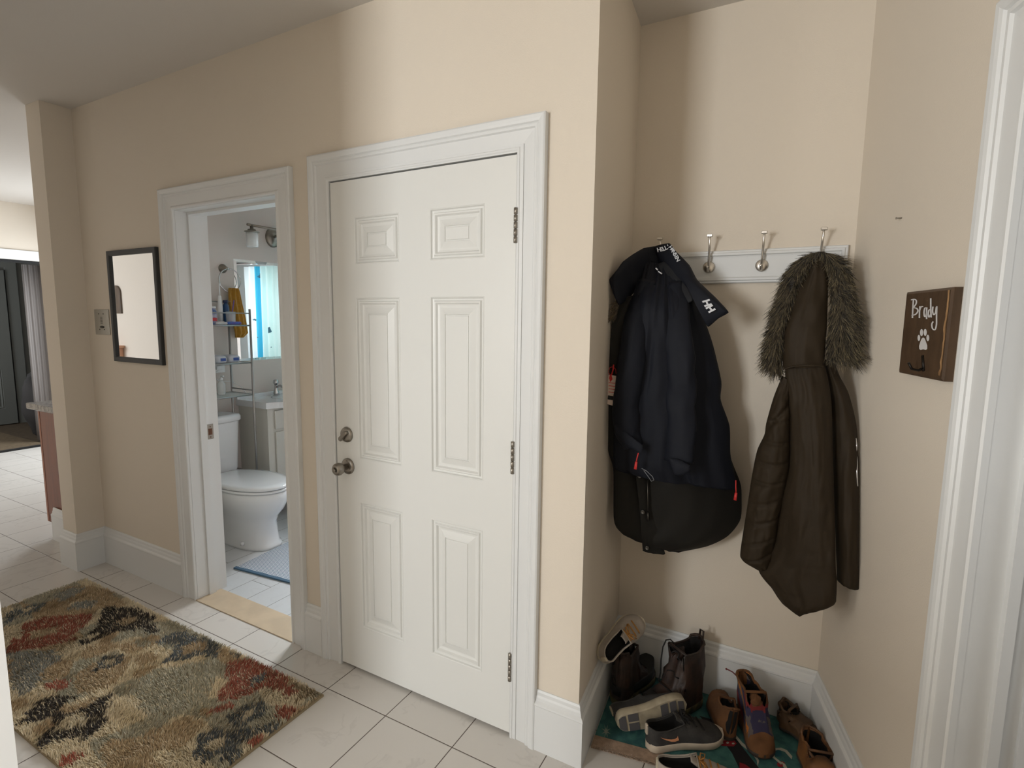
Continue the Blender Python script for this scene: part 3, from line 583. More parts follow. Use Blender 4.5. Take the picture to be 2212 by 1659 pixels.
# things on the etagere
def wipes_mat():
    m = mat('wipes_label', s2l(70, 100, 150), .4, var=.5, vscale=28, var2=s2l(196, 190, 205)); return m
zt = shz[2] + .0055; zm = shz[1] + .0055; zl = shz[0] + .0055
x_ = -3.53; y_ = ax(459, 695, x_)[1]
t = bottle(x_, y_, zt, .029, .125, wipes_mat(), cap_w, 'wipes_canister', 'blue and red wipes canister with a white cap on the top rack shelf', 'canister', neck=.75, ch=.1)
g = G(); g.lathe([(.0296, .024), (.0296, .046)], (x_, y_, zt), 'z', 22, cap=False); g.build('red_band', mat('label_red', s2l(196, 50, 60), .4), t)
x_ = -3.6; y_ = ax(477, 690, x_)[1]
t = thing('electric_toothbrush', 'white electric toothbrush standing on the top rack shelf', 'toothbrush', (x_, y_, zt))
g = G(); g.lathe([(.024, 0), (.022, .02), (.018, .022)], (x_, y_, zt), 'z', 18); g.build('charging_base', cap_w, t)
g = G(); g.lathe([(.0155, .022), (.016, .12), (.011, .19), (.008, .2)], (x_, y_, zt), 'z', 18); g.build('handle', cap_w, t)
g = G(); g.lathe([(.005, .2), (.004, .27), (.003, .28)], (x_, y_, zt), 'z', 12); g.box(x_, x_ + .012, y_ - .005, y_ + .005, zt + .265, zt + .282); g.build('brush_head', cap_w, t)
x_ = -3.6; y_ = ax(488, 680, x_)[1]
bottle(x_, y_ , zt, .026, .17, mat('navy_label_plastic', s2l(40, 78, 122), .3), mat('navy_cap', s2l(30, 44, 80), .4), 'mouthwash_bottle', 'dark blue bottle behind the towel on the top rack shelf', neck=.5, fl=.7)
x_ = -3.55; y_ = ax(496, 690, x_)[1] + .01
t = thing('toothbrush_cup', 'small clear cup holding a purple toothbrush on the top rack shelf', 'cup', (x_, y_, zt))
g = G(); g.lathe([(.028, 0), (.032, .09), (.030, .09), (.026, .004)], (x_, y_, zt), 'z', 20, cap=False); g.build('cup', mat('clear_plastic', (.8, .82, .86), .2, alpha=.4), t)
g = G(); g.tube([(x_ + .01, y_ - .01, zt + .01), (x_, y_ + .03, zt + .17)], .004, 8); tag(g.build('toothbrush', mat('purple_plastic', s2l(110, 80, 150), .4)), 'purple toothbrush leaning in the clear cup', 'toothbrush')
a = ax(468, 700, -3.49); b = ax(512, 701, -3.49)
g = G(); g.bbox(-3.505, -3.48, a[1], a[1] + .075, zt, zt + .018, .005); tag(g.build('toothpaste_box', mat('white_card', s2l(222, 222, 226), .5)), 'white toothpaste carton lying on the edge of the top rack shelf', 'box')
g = G(); g.bbox(-3.505, -3.48, a[1] + .078, b[1] + .03, zt, zt + .021, .005); tag(g.build('toothpaste_tube', mat('violet_print', s2l(118, 80, 160), .4, var=.5, vscale=40, var2=s2l(60, 110, 190))), 'violet and blue tube lying on the edge of the top rack shelf', 'tube')
pk = mat('wipes_film', s2l(205, 208, 218), .3, bump=.3, bscale=40); blu = mat('blue_print', s2l(52, 84, 160), .4)
for k, (p0, p1, lb) in enumerate(((461, 486, 'left of the two wrapped wipes packs on the middle rack shelf'), (488, 515, 'right of the two wrapped wipes packs on the middle rack shelf'))):
    a = ax(p0, 775, -3.52)[1]; b = ax(p1, 775, -3.52)[1]
    t = thing('wipes_pack', lb, 'pack', (-3.54, (a + b) / 2, zm), 'wrapped wipes packs')
    g = G(); rings = [oval(-3.55, (a + b) / 2, .07 * q, (b - a) / 2 * q, zm + h, 24, sq=4) for q, h in ((.9, 0), (1, .01), (1, .032), (.85, .045), (.4, .05))]; g.loft(rings); g.build('film', pk, t)
    g = G(); g.box(-3.4795, -3.4785, lerp(a, b, .3), lerp(a, b, .75), zm + .012, zm + .032); g.build('label', blu, t)
x_ = -3.56; y_ = ax(479, 850, x_)[1]
t = thing('soap_bottle', 'clear pump soap bottle on the lowest rack shelf', 'bottle', (x_, y_, zl))
g = G(); g.lathe([(.024, 0), (.026, .01), (.026, .075), (.012, .095), (.010, .102)], (x_, y_, zl), 'z', 20); g.build('body', mat('clear_bottle', (.82, .86, .86), .12, alpha=.45), t)
g = G(); g.lathe([(.012, .1), (.012, .115), (.005, .117), (.005, .13)], (x_, y_, zl), 'z', 14); g.tube([(x_, y_, zl + .13), (x_ + .03, y_, zl + .132)], .005); g.build('pump', cap_w, t)
x_ = -3.53; y_ = ax(470, 850, x_)[1]; bottle(x_ - .05, y_ - .0, zl, .018, .085, mat('green_label', s2l(120, 150, 130), .4), cap_w, 'lotion_bottle', 'small green labelled bottle on the lowest rack shelf')
# outlet and cord
t = thing('wall_outlet', 'white outlet plate behind the rack above the toilet', 'outlet', (-3.72, 2.35, 1.13))
a = ax(456, 800, -3.715); b = ax(486, 800, -3.715)
g = G(); g.bbox(-3.7195, -3.714, a[1], b[1], 1.098, 1.16, .002); g.build('plate', cap_w, t)
g = G(); g.bbox(-3.7135, -3.69, a[1] + .03, a[1] + .07, 1.122, 1.15, .003); g.build('plug', cap_w, t)
g = G(); p = [(-3.70, a[1] + .055, 1.125), (-3.69, 2.30, 1.08), (-3.69, 2.37, 1.035), (-3.68, 2.45, 1.03), (-3.64, 2.495, .99), (-3.6, 2.515, .93)]; 
sp2 = []
for i in range(len(p) - 1):
    for k in range(6): sp2.append(tuple(lerp(p[i][c], p[i + 1][c], k / 6) for c in range(3)))
g.tube(sp2, .002, 6); tag(g.build('charger_cord', cap_w), 'thin white cord running from the outlet to the vanity', 'cord')
# bath mat
def weave():
    m = bpy.data.materials.new('woven_blue_cotton'); m.use_nodes = True; n = m.node_tree.nodes; L = m.node_tree.links; b = n['Principled BSDF']
    tc = n.new('ShaderNodeTexCoord'); mp = n.new('ShaderNodeMapping'); mp.inputs['Rotation'].default_value = (0, 0, .78); L.new(tc.outputs['Object'], mp.inputs[0])
    ck = n.new('ShaderNodeTexChecker'); ck.inputs['Scale'].default_value = 120; ck.inputs[1].default_value = (*s2l(222, 226, 230), 1); ck.inputs[2].default_value = (*s2l(92, 116, 140), 1); L.new(mp.outputs[0], ck.inputs[0])
    L.new(ck.outputs[0], b.inputs['Base Color']); b.inputs['Roughness'].default_value = .9
    bp = n.new('ShaderNodeBump'); bp.inputs['Strength'].default_value = .8; bp.inputs['Distance'].default_value = .002; L.new(ck.outputs[1], bp.inputs['Height']); L.new(bp.outputs[0], b.inputs['Normal']); return m
t = thing('bath_mat', 'blue and white woven cotton mat on the bathroom floor', 'bath mat', (-2.6, 2.3, 0))
A = az(507, 1229); B = az(618, 1258); dx, dy = B[0] - A[0], B[1] - A[1]; l_ = math.hypot(dx, dy); dx, dy = dx / l_, dy / l_; nx, ny = -dy, dx
q = lambda s_, o_: (A[0] + dx * s_ + nx * o_, A[1] + dy * s_ + ny * o_)
g = G(); g.prism([q(0, .012), q(.86, .012), q(.86, .54), q(0, .54)], .001, .008); g.build('weave', weave(), t)
g = G(); g.prism([q(-.005, -.004), q(.87, -.004), q(.87, .016), q(-.005, .016)], .001, .010); g.prism([q(-.005, .536), q(.87, .536), q(.87, .55), q(-.005, .55)], .001, .010); g.build('hem', mat('blue_hem', s2l(74, 104, 128), .85), t)

# ------------------------------------------------------------------ coat alcove: hook rail
t = thing('hook_rail', 'white moulded hook rail with four hooks on the alcove back wall', 'hook rail', (-.24, YAB, 1.655))
g = G(); x0, x1, z0, z1 = -.603, .117, 1.655, 1.776
frame(g, x0, x1, z0, z1, YAB - .0005, [(0, 0), (0, .012), (.003, .016), (.008, .016), (.011, .020), (.018, .020), (.022, .015), (.025, .0145), (.025, .012)])
g.box(x0 + .024, x1 - .024, YAB - .0125, YAB - .0005, z0 + .024, z1 - .024); g.build('board', white, t)
for k in range(4):
    xh = -.512 + .182 * k; yb = YAB - .0125; zc = 1.716
    g = G(); g.lathe([(.0215, 0), (.022, -.003), (.018, -.006), (.001, -.0078)], (xh, yb, zc), 'y', 28)
    g.tube([(xh, yb - .004, zc - .004), (xh, yb - .016, zc + .005), (xh + .001, yb - .022, zc + .03), (xh + .003, yb - .032, zc + .07), (xh + .005, yb - .055, zc + .108)], lambda q: .0042 - .001 * abs(q - .5), 10)
    g.tube([(xh, yb - .008, zc - .004), (xh, yb - .022, zc - .016), (xh - .001, yb - .034, zc - .016), (xh - .001, yb - .040, zc - .004), (xh - .001, yb - .041, zc + .002)], .0042, 10)
    g.bbox(xh - .005, xh + .015, yb - .064, yb - .048, zc + .104, zc + .114, .0015)
    g.build('hook', mat('satin_nickel', (.66, .63, .58), .3, 1.0), t)

# ------------------------------------------------------------------ coats
C5 = lambda *p: [(1280 + x / 2.2417, 480 + y / 2.2417) for x, y in p]
C6 = lambda *p: [(1560 + x / 1.929, 480 + y / 1.929) for x, y in p]
navy = mat('navy_shell_cloth', s2l(19, 22, 31), .7, bump=.35, bscale=420, bdist=.0006, spec=.25)
navy2 = mat('navy_lining', s2l(18, 20, 26), .8)
blkc = mat('black_brown_cloth', s2l(27, 25, 21), .75, bump=.35, bscale=380, bdist=.0006, spec=.3)
olive = mat('dark_olive_cloth', s2l(45, 35, 21), .72, bump=.35, bscale=380, bdist=.0006, spec=.3)
redm = mat('red_cord', s2l(200, 50, 48), .5)
def YN(px, py):
    a = lerp(1.80, 1.862, min(1, max(0, (py - 600) / 380))); y = lerp(a, 2.02, min(1.05, max(0, (px - 1313) / 287)))
    return lerp(2.02, y, sm((py - 520) / 150)) if px > 1380 else y
def inflate(g, P, Y, T, cpt=None, nr=9, back=.5, wr=None, mi=0, power=.5):
    n = len(P); Q = []
    for i in range(n):
        p0, p1, p2, p3 = P[i - 1], P[i], P[(i + 1) % n], P[(i + 2) % n]
        for k in range(5):
            t_ = k / 5; Q.append(tuple(.5 * (2 * p1[c] + (p2[c] - p0[c]) * .8 * t_ + (2 * p0[c] * .8 - 5 * p1[c] * 1 + 4 * p2[c] - p3[c] * .8 + (p1[c] * .8 - p2[c] * .8 + p1[c] * -.6 + p2[c] * .6 - p0[c] * 0)) * 0 + 0) if False else lerp(p1[c], p2[c], t_) + ((p1[c] - p0[c]) - (p2[c] - p1[c])) * .18 * t_ * (1 - t_) * (1 - t_) + ((p2[c] - p1[c]) - (p3[c] - p2[c])) * .18 * t_ * t_ * (1 - t_) for c in (0, 1)))
    c = cpt or (sum(q[0] for q in Q) / len(Q), sum(q[1] for q in Q) / len(Q)); rings = []
    def ring(r, sgn):
        out = []
        for q in Q:
            px, py = lerp(c[0], q[0], r), lerp(c[1], q[1], r); p = at(px, py, Y(px, py)); d = T * max(0, 1 - r * r) ** power
            if sgn > 0 and wr: d += wr(px, py) * (1 - r ** 4)
            out.append((p[0], p[1] - (d if sgn > 0 else -d * back), p[2]))
        return out
    rs = [.02] + [math.sin(PI / 2 * k / nr) for k in range(1, nr)]
    rings = [ring(r, -1) for r in rs] + [ring(1, 1)] + [ring(r, 1) for r in rs[::-1]]
    g.loft(rings, mi)
def wrk(A, fx, fy, seed=0):
    return lambda px, py: A * (nz(px * fx, py * fy, seed) + .5 * nz(px * fx * 2.3, py * fy * 1.8, seed + 5))
def wruv(A, fu, fv, seed=0):
    return lambda u, v: A * (nz(u * fu, v * fv, seed) + .6 * nz(u * fu * 2.2 + v * 3, v * fv * 1.7, seed + 3))
# long black coat behind
t = thing('winter_coat', 'long black winter coat hanging underneath the navy jacket on the leftmost hook', 'coat', at(1440, 900, 2.0))
YB_ = lambda px, py: YN(px, py) + .012 + .07 * sm((px - 1325) / 90)
g = G(); rowloft(g, C5((170, 360), (130, 400), (95, 480), (80, 700), (74, 1000), (76, 1110), (100, 1200), (103, 1440), (135, 1500), (170, 1522), (236, 1524)), C5((420, 300), (540, 500), (580, 700), (615, 950), (672, 1150), (715, 1260), (722, 1330), (716, 1440), (655, 1520), (560, 1568), (430, 1596)), 70, 44, YB_, lambda v: lerp(.03, .07, sm((v - .45) / .25)) * sm(v * 5) * (1 - .5 * sm((v - .86) / .14)) + .004, wruv(.014, 4.5, 3.2, 2))
g.build('body', blkc, t)
g = G(); rowloft(g, C5((205, 1190), (228, 1400), (243, 1592)), C5((285, 1190), (300, 1400), (352, 1606)), 26, 14, lambda px, py: YB_(px, py) - .056 + .03 * sm((py - 1140) / 60), .012, wruv(.004, 5, 6, 8)); pk_ = g.build('placket', blkc, t)
snap = mat('snap_metal', s2l(96, 92, 86), .35, .9)
for q_ in C5((228, 1229), (243, 1403), (264, 1577)):
    p = at(q_[0], q_[1], YB_(*q_) - .070 + .03 * sm((q_[1] - 1140) / 60)); g = G(); g.lathe([(.0075, 0), (.008, -.002), (.0055, -.004), (.004, -.002), (.001, -.002)], p, 'y', 18); g.build('snap', snap, pk_)
g = G(); q1, q2 = C5((266, 1250), (268, 1400)); yz = lambda q_: YB_(*q_) - .073 + .03 * sm((q_[1] - 1140) / 60)
g.tube([at(*q1, yz(q1)), at(*q2, yz(q2))], .0022, 6); o = g.build('zipper', snap, pk_)
q3, q4 = C5((266, 1405), (268, 1445)); g = G(); g.tube([at(*q3, yz(q3) - .003), at(*q4, yz(q4) - .004)], .005, 8, flat=.4); g.build('zipper_pull', snap, pk_)
# fur edge on the black coat
def make_fur(name, parent, mat_, samples, length, cols, wid=.0014, seed=1, nseg=3, curl=.5):
    rnd = random.Random(seed); g = G(); g.c = []
    for (p, d) in samples:
        p = Vector(p); d = Vector(d).normalized(); L_ = length * rnd.uniform(.55, 1.2); sd = d.cross(Vector((rnd.uniform(-1, 1), rnd.uniform(-1, 1), rnd.uniform(-1, 1)))).normalized() * wid
        bend = Vector((rnd.uniform(-1, 1), rnd.uniform(-.5, .5), rnd.uniform(-1.2, .4))) * curl * L_; c = cols[rnd.randrange(len(cols))]; k_ = rnd.uniform(.75, 1.25); vs = []
        for i in range(nseg + 1):
            q_ = i / nseg; c_ = p + d * L_ * q_ + bend * q_ * q_; ww = 1 - .85 * q_; vs += [c_ - sd * ww, c_ + sd * ww]
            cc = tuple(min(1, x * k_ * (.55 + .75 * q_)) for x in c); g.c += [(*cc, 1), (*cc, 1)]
        g.add([tuple(v) for v in vs], [(2 * i, 2 * i + 1, 2 * i + 3, 2 * i + 2) for i in range(nseg)], 0, True)
    o = g.build(name, mat_, parent); return o
furm = mat('faux_fur', (.1, .08, .06), .7, attr=True, sheen=.2)
rnd = random.Random(3); smp = []
for k in range(500):
    q_ = rnd.random(); px, py = C5((lerp(118, 98, q_) + rnd.uniform(-6, 16), lerp(380, 470, q_)))[0]; p = at(px, py, YB_(px, py) - .02); smp.append((p, (-.6, -.6, -.5)))
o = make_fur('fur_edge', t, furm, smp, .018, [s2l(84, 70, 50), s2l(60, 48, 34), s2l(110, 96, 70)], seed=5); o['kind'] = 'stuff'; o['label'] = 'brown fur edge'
tg = thing('price_tag', 'white and red paper tag hanging from the black coat by the wall', 'tag', at(*C5((95, 810))[0], 1.80))
g = G(); P = C5((75, 738), (124, 746), (108, 892), (70, 880)); Yt = 1.838; a = [at(x, y, Yt) for x, y in P]; g.add(a + [(x, y + .001, z) for x, y, z in a], [(0, 1, 2, 3), (7, 6, 5, 4), (0, 4, 5, 1), (1, 5, 6, 2), (2, 6, 7, 3), (3, 7, 4, 0)]); card = g.build('card', mat('tag_card', s2l(214, 196, 182), .6), tg)
g = G(); P = C5((75, 838), (100, 842), (98, 862), (73, 858)); a = [at(x, y, Yt - .0008) for x, y in P]; g.add(a, [(0, 1, 2, 3)]); g.build('dark_band', darkm, card)
g = G(); P = C5((84, 735), (92, 740), (97, 760), (86, 775), (80, 755)); a = [at(x, y, Yt - .001) for x, y in P]; g.add(a, [(0, 1, 2, 3, 4)])
for yy in (775, 790, 805, 820): P = C5((78, yy), (110, yy + 4), (109, yy + 7), (78, yy + 3)); a = [at(x, y, Yt - .0008) for x, y in P]; g.add(a, [(0, 1, 2, 3)])
g.build('red_print', redm, card)
g = G(); g.tube([at(*C5((x, y))[0], Yt - .002) for x, y in ((90, 745), (76, 725), (85, 703), (100, 700), (112, 712), (114, 735))], .001, 6); g.tube([at(*C5((x, y))[0], Yt - .002) for x, y in ((102, 690), (100, 712), (92, 740))], .0028, 6); g.build('string', redm, tg)

# navy jacket
t = thing('navy_jacket', 'navy sailing jacket with white lettering hanging on the leftmost hook', 'jacket', at(1440, 800, 1.95))
Yj = lambda px, py: YN(px, py) + .0
g = G(); rowloft(g, C5((262, 180), (225, 330), (190, 500), (150, 700), (118, 860), (106, 1000), (100, 1120), (103, 1188), (132, 1206)), C5((420, 230), (490, 330), (552, 500), (585, 600), (624, 770), (621, 860), (663, 985), (668, 1125), (692, 1240), (694, 1290)), 80, 60, Yj,
    lambda v: .070 * sm(v * 4) * (1 - .25 * sm((v - .9) / .1)) + .004, lambda u, v: .016 * (nz(u * 6 + .8 * v, v * 2.2, 1) + .7 * nz(u * 13 + v * 2, v * 3.5, 4)) - .018 * math.exp(-((u - .52 - .1 * v) / .035) ** 2) * sm(v * 6) - .012 * math.exp(-((u - .30) / .03) ** 2), e=.6)
g.build('body', navy, t)
def sleeve(g, pts, rad, Yo, wrA=.006, seed=0, quilts=0, n=26, rep=6, fl=1.0):
    ctrl = [Vector(at(px, py, Y_)) for px, py, Y_ in pts]; C_ = []
    for i in range(len(ctrl) - 1):
        p0, p1, p2, p3 = ctrl[max(0, i - 1)], ctrl[i], ctrl[i + 1], ctrl[min(len(ctrl) - 1, i + 2)]
        for k in range(rep):
            s_ = k / rep; C_.append(.5 * (2 * p1 + (p2 - p0) * s_ + (2 * p0 - 5 * p1 + 4 * p2 - p3) * s_ * s_ + (3 * p1 - p0 - 3 * p2 + p3) * s_ ** 3))
    C_.append(ctrl[-1]); m = len(C_); rings = []
    for i, c in enumerate(C_):
        t_ = (C_[min(i + 1, m - 1)] - C_[max(i - 1, 0)]).normalized(); a = Vector((0, -1, 0)); a = (a - t_ * a.dot(t_)).normalized(); b = t_.cross(a); q_ = i / (m - 1); R_ = rad(q_); ring = []
        for k in range(n):
            an = 2 * PI * k / n; rr = R_ + wrA * (nz(math.cos(an) * 1.3 + seed, math.sin(an) * 1.3, q_ * 7 + seed) + .6 * nz(math.cos(an) * 2.5 + seed, q_ * 15, math.sin(an) * 2))
            if quilts:
                f_ = (q_ * quilts) % 1; rr -= .010 * math.exp(-(min(f_, 1 - f_) / .09) ** 2)
            ring.append(tuple(c + (a * math.cos(an) * fl + b * math.sin(an)) * rr))
        rings.append(ring)
    g.loft([[tuple(lerp(p[i], C_[0][i], .7) for i in range(3)) for p in rings[0]]] + rings + [[tuple(lerp(p[i], C_[-1][i], .25) for i in range(3)) for p in rings[-1]], [tuple(lerp(p[i], C_[-2][i], .35) for i in range(3)) for p in rings[-3]]])
c5 = lambda x, y, Y_: (*C5((x, y))[0], Y_)
g = G(); sleeve(g, [c5(265, 300, 1.93), c5(215, 480, 1.85), c5(185, 700, 1.825), c5(165, 860, 1.825), c5(165, 990, 1.832), c5(195, 1085, 1.84)], lambda q_: lerp(.040, .047, sm(q_ * 3)) - .010 * sm((q_ - .72) / .28), 0, .007, 3, fl=.8); g.build('sleeve', navy, t)
g = G(); sleeve(g, [c5(400, 300, 1.93), c5(405, 480, 1.87), c5(425, 700, 1.86), c5(425, 860, 1.865), c5(425, 1000, 1.865), c5(418, 1160, 1.86)], lambda q_: lerp(.036, .048, sm(q_ * 3)) + .002 * q_, 0, .010, 9, fl=.55); g.build('sleeve', navy, t)
g = G(); P = C5((106, 985), (125, 985), (205, 1050), (243, 1080), (240, 1122), (228, 1118), (160, 1075), (112, 1025)); inflate(g, P, lambda px, py: 1.80, .006); g.build('cuff_strap', navy, t)
# collar and storm hood spread over the hook
Yc_ = lambda px, py: lerp(1.80, 2.03, sm((px - 1318) / 95)) - .055 * sm((px - 1425) / 80) - .05 * sm((py - 560) / 120) * sm((px - 1380) / 60)
Yc2 = lambda px, py: max(1.812, Yc_(px, py))
g = G(); inflate(g, C5((82, 280), (120, 232), (150, 190), (198, 155), (250, 125), (312, 116), (345, 150), (340, 215), (300, 250), (262, 285), (215, 320), (175, 372), (128, 402), (100, 345)), Yc2, .045, C5((215, 230))[0], 10, wr=wrk(.010, .03, .02, 4)); col = g.build('collar', navy, t)
g = G(); inflate(g, C5((300, 118), (372, 101), (404, 140), (470, 208), (508, 280), (600, 368), (660, 436), (610, 466), (560, 508), (540, 470), (490, 375), (430, 330), (375, 262), (330, 205)), lambda px, py: Yc_(px, py) - .02, .035, C5((440, 260))[0], 10, wr=wrk(.008, .03, .02, 7)); col2 = g.build('hood', navy, t)
g = G(); inflate(g, C5((300, 215), (345, 190), (400, 235), (470, 330), (486, 378), (460, 392), (400, 340), (340, 290), (300, 262)), lambda px, py: Yc_(px, py) - .05, .012, None, 6); g.build('inner_collar', navy2, t)
wt = mat('white_print', s2l(212, 214, 218), .5)
def textmesh(txt, bold=0.0):
    cu = bpy.data.curves.new('lettering', 'FONT'); cu.body = txt; cu.size = 1; cu.offset = bold; cu.align_x = 'CENTER'; ob = bpy.data.objects.new('lettering', cu); SC.collection.objects.link(ob)
    dg = bpy.context.evaluated_depsgraph_get(); me = bpy.data.meshes.new_from_object(ob.evaluated_get(dg)); vs = [tuple(v.co) for v in me.vertices]; fs = [tuple(p.vertices) for p in me.polygons]
    bpy.data.objects.remove(ob); bpy.data.curves.remove(cu); bpy.data.meshes.remove(me); return vs, fs
def letters(g, txt, P, size, Y, bold=.03, ital=0.0):     # letters placed along a polyline of photo-measured points on the cloth
    P = [Vector((*p, 0)) for p in P]; d = [0]
    for a, b in zip(P, P[1:]): d.append(d[-1] + (b - a).length)
    for i, ch in enumerate(txt):
        if ch == ' ': continue
        x = d[-1] * (i + .5) / len(txt); k = max(j for j in range(len(d)) if d[j] <= x); k = min(k, len(P) - 2); f_ = (x - d[k]) / (d[k + 1] - d[k]); c = P[k].lerp(P[k + 1], f_); dr = (P[k + 1] - P[k]).normalized(); up = Vector((dr.y, -dr.x, 0))
        vs, fs = textmesh(ch, bold); out = []
        for vx, vy, _ in vs: q_ = c + dr * (vx + ital * vy) * size + up * (vy - .35) * size; out.append(at(q_.x, q_.y, Y(q_.x, q_.y)))
        g.add(out, fs)
g = G(); letters(g, "HELL'", C5((316, 134), (344, 128), (372, 116)), 12.5, lambda a, b: Yc_(a, b) - .0605)
letters(g, "HANSEN", C5((376, 118), (392, 142), (404, 162), (416, 186)), 11.5, lambda a, b: Yc_(a, b) - .0605); g.build('collar_lettering', wt, col2)
g = G(); letters(g, "HH", C5((547, 374), (560, 402), (580, 430)), 21, lambda a, b: Yc_(a, b) - .050, .05, .15); g.build('logo', wt, col2)
g = G()
for a, b in (((306, 222), (316, 232)), ((318, 238), (336, 250))): g.tube([at(*C5(a)[0], 1.885), at(*C5(b)[0], 1.885)], .0022, 6)
g.build('toggle', wt, col)
for (pts, Yq) in ((((222, 1118), (216, 1140), (212, 1160)), 1.79), (((694, 1250), (694, 1280), (695, 1310)), 1.955)):
    g = G(); g.tube([at(*C5(p)[0], Yq) for p in pts], .0022, 6); a, b = C5((pts[-1][0], pts[-1][1]), (pts[-1][0] - 5, pts[-1][1] + 36)); g.tube([at(*a, Yq), at(*b, Yq)], lambda q_: .0045 + .001 * q_, 8, flat=.5); o = g.build('zip_pull', redm, t); o['label'] = 'red cord zip pull'
g = G(); g.tube([at(*C5(p)[0], 1.80) for p in ((238, 1192), (262, 1205), (290, 1232), (297, 1248), (285, 1255), (270, 1232), (248, 1202))], .0013, 6); g.build('draw_cord', mat('grey_cord', s2l(120, 122, 126), .6), t)
g = G(); inflate(g, C5((372, 1140), (420, 1150), (472, 1178), (470, 1206), (430, 1226), (398, 1222), (380, 1180)), lambda px, py: 1.822, .010); g.build('cuff', navy, t)

# olive parka with fur hood
t = thing('olive_parka', 'dark olive parka with a fur trimmed hood hanging on the right hook', 'parka', at(1760, 900, 2.0))
def YP(px, py): return 2.035 - .05 * sm((py - 560) / 200) - .10 * sm((px - 1650) / 200) * sm((py - 800) / 480)
g = G(); rowloft(g, C6((262, 560), (262, 640), (275, 760), (280, 1000), (250, 1130), (215, 1330), (150, 1440), (205, 1520), (240, 1572), (285, 1606), (318, 1626)), C6((424, 560), (430, 600), (455, 740), (462, 1000), (470, 1250), (474, 1440), (478, 1490), (476, 1560), (468, 1588), (400, 1606), (330, 1622)), 90, 44, lambda a, b: YP(a, b) - .03,
    lambda v: .058 * sm(.35 + v * 2) * (1 - .5 * sm((v - .9) / .1)) + .006, lambda u, v: .010 * nz(u * 4, v * 5, 3) + .005 * nz(u * 10, v * 16, 6) - .0035 * math.exp(-((((v * 17) % 1) - .5) / .06) ** 2) * (1 if v > .62 else .25) - .004 * math.exp(-((u - .45 - .35 * v * (v < .6)) / .018) ** 2), e=.5)
g.build('body', olive, t)
g = G(); rowloft(g, C6((405, 560), (425, 620), (440, 700), (455, 850), (462, 1000), (470, 1250), (478, 1490)), C6((470, 590), (492, 645), (528, 716), (560, 850), (571, 1050), (571, 1300), (570, 1528)), 60, 22, lambda a, b: YP(a, b) + .012, .032, wruv(.007, 3, 6, 12)); rp = g.build('front_panel', olive, t)
g = G(); zp = [(556, 900), (560, 930), (557, 960), (561, 1000), (561, 1035), (563, 1100)]
g.tube([at(*C6(p)[0], YP(*C6(p)[0]) + .002) for p in zp], .0028, 8); g.build('zipper', mat('zip_silver', (.7, .7, .72), .25, 1.0), rp)
c6 = lambda x, y, o_: (*C6((x, y))[0], YP(*C6((x, y))[0]) - o_)
qv = (.22, .33, .44, .54, .64, .74, .83, .92)
g = G(); rowloft(g, C6((250, 640), (214, 730), (184, 835), (176, 885), (146, 950), (125, 1050), (102, 1200), (76, 1370), (84, 1405), (140, 1440)), C6((285, 660), (288, 800), (282, 1000), (268, 1100), (245, 1210), (222, 1340), (212, 1400), (205, 1432)), 110, 34, lambda a, b: YP(a, b) - .035, lambda v: .05 * sm(.3 + v * 2.5) * (1 - .4 * sm((v - .93) / .07)) + .004,
    lambda u, v: .008 * nz(u * 3, v * 9, 31) + .004 * nz(u * 8, v * 20, 33) - .010 * max(math.exp(-((v - q_ + .05 * (u - .5) ** 2) / .007) ** 2) for q_ in qv) - .014 * math.exp(-((v - .27 + .16 * u) / .02) ** 2), e=.55); g.build('sleeve', olive, t)
g = G(); rowloft(g, C6((365, 165), (330, 240), (295, 330), (262, 440), (252, 520), (252, 605)), C6((437, 165), (443, 240), (440, 330), (436, 440), (430, 520), (426, 600)), 44, 30, lambda a, b: YP(a, b) - .03, lambda v: .028 + .018 * sm(v * 2), lambda u, v: .007 * nz(u * 4, v * 5, 9) - .006 * math.exp(-((u - .42) / .03) ** 2) * (v > .1), e=.5); hd = g.build('hood', olive, t)
g = G(); p_ = [at(*C6(p)[0], YP(*C6(p)[0]) - .083) for p in ((252, 612), (300, 600), (360, 596), (424, 600))]; g.tube(p_, .003, 6); g.build('hood_seam', olive, hd)
furb = mat('fur_skin', s2l(38, 32, 24), .9)
g = G(); YF = lambda a, b: YP(a, b) - .02
pL = rowloft(g, C6((388, 128), (330, 150), (272, 205), (240, 290), (210, 370), (188, 470), (172, 560), (176, 596)), C6((425, 128), (400, 165), (345, 215), (318, 300), (282, 400), (262, 480), (252, 560), (246, 640)), 44, 24, YF, .036, wruv(.007, 4, 8, 21))
pR = rowloft(g, C6((400, 128), (420, 165), (448, 215), (452, 300), (450, 400), (440, 480), (436, 530), (445, 575)), C6((430, 128), (480, 145), (530, 205), (548, 290), (572, 390), (580, 480), (582, 540), (572, 588)), 44, 24, YF, .036, wruv(.007, 4, 8, 27)); fb = g.build('fur_trim', furb, t)
cols = [s2l(70, 60, 42), s2l(98, 88, 64), s2l(48, 40, 30), s2l(132, 118, 88), s2l(84, 74, 54), s2l(30, 25, 18)]
smp = []; rnd = random.Random(7)
for k in range(9500):
    left = k % 2; u, v = rnd.random(), rnd.random() ** .9; fn = pL if left else pR; p = fn(u, v)
    out = (u - .5) * 1.6; fl_ = nz(u * 3, v * 9, 3 if left else 8) * 1.5
    smp.append((p, (out * .8 + (-.35 if left else .35) + fl_ * .4, -.55, -.55 + fl_ * .8 - .5 * v)))
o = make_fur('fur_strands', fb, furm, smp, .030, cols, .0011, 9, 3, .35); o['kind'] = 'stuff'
g = G(); g.tube([at(*C6(p)[0], 1.93) for p in ((247, 640), (243, 652), (236, 656))], .002, 6); g.build('snap', snap, t)

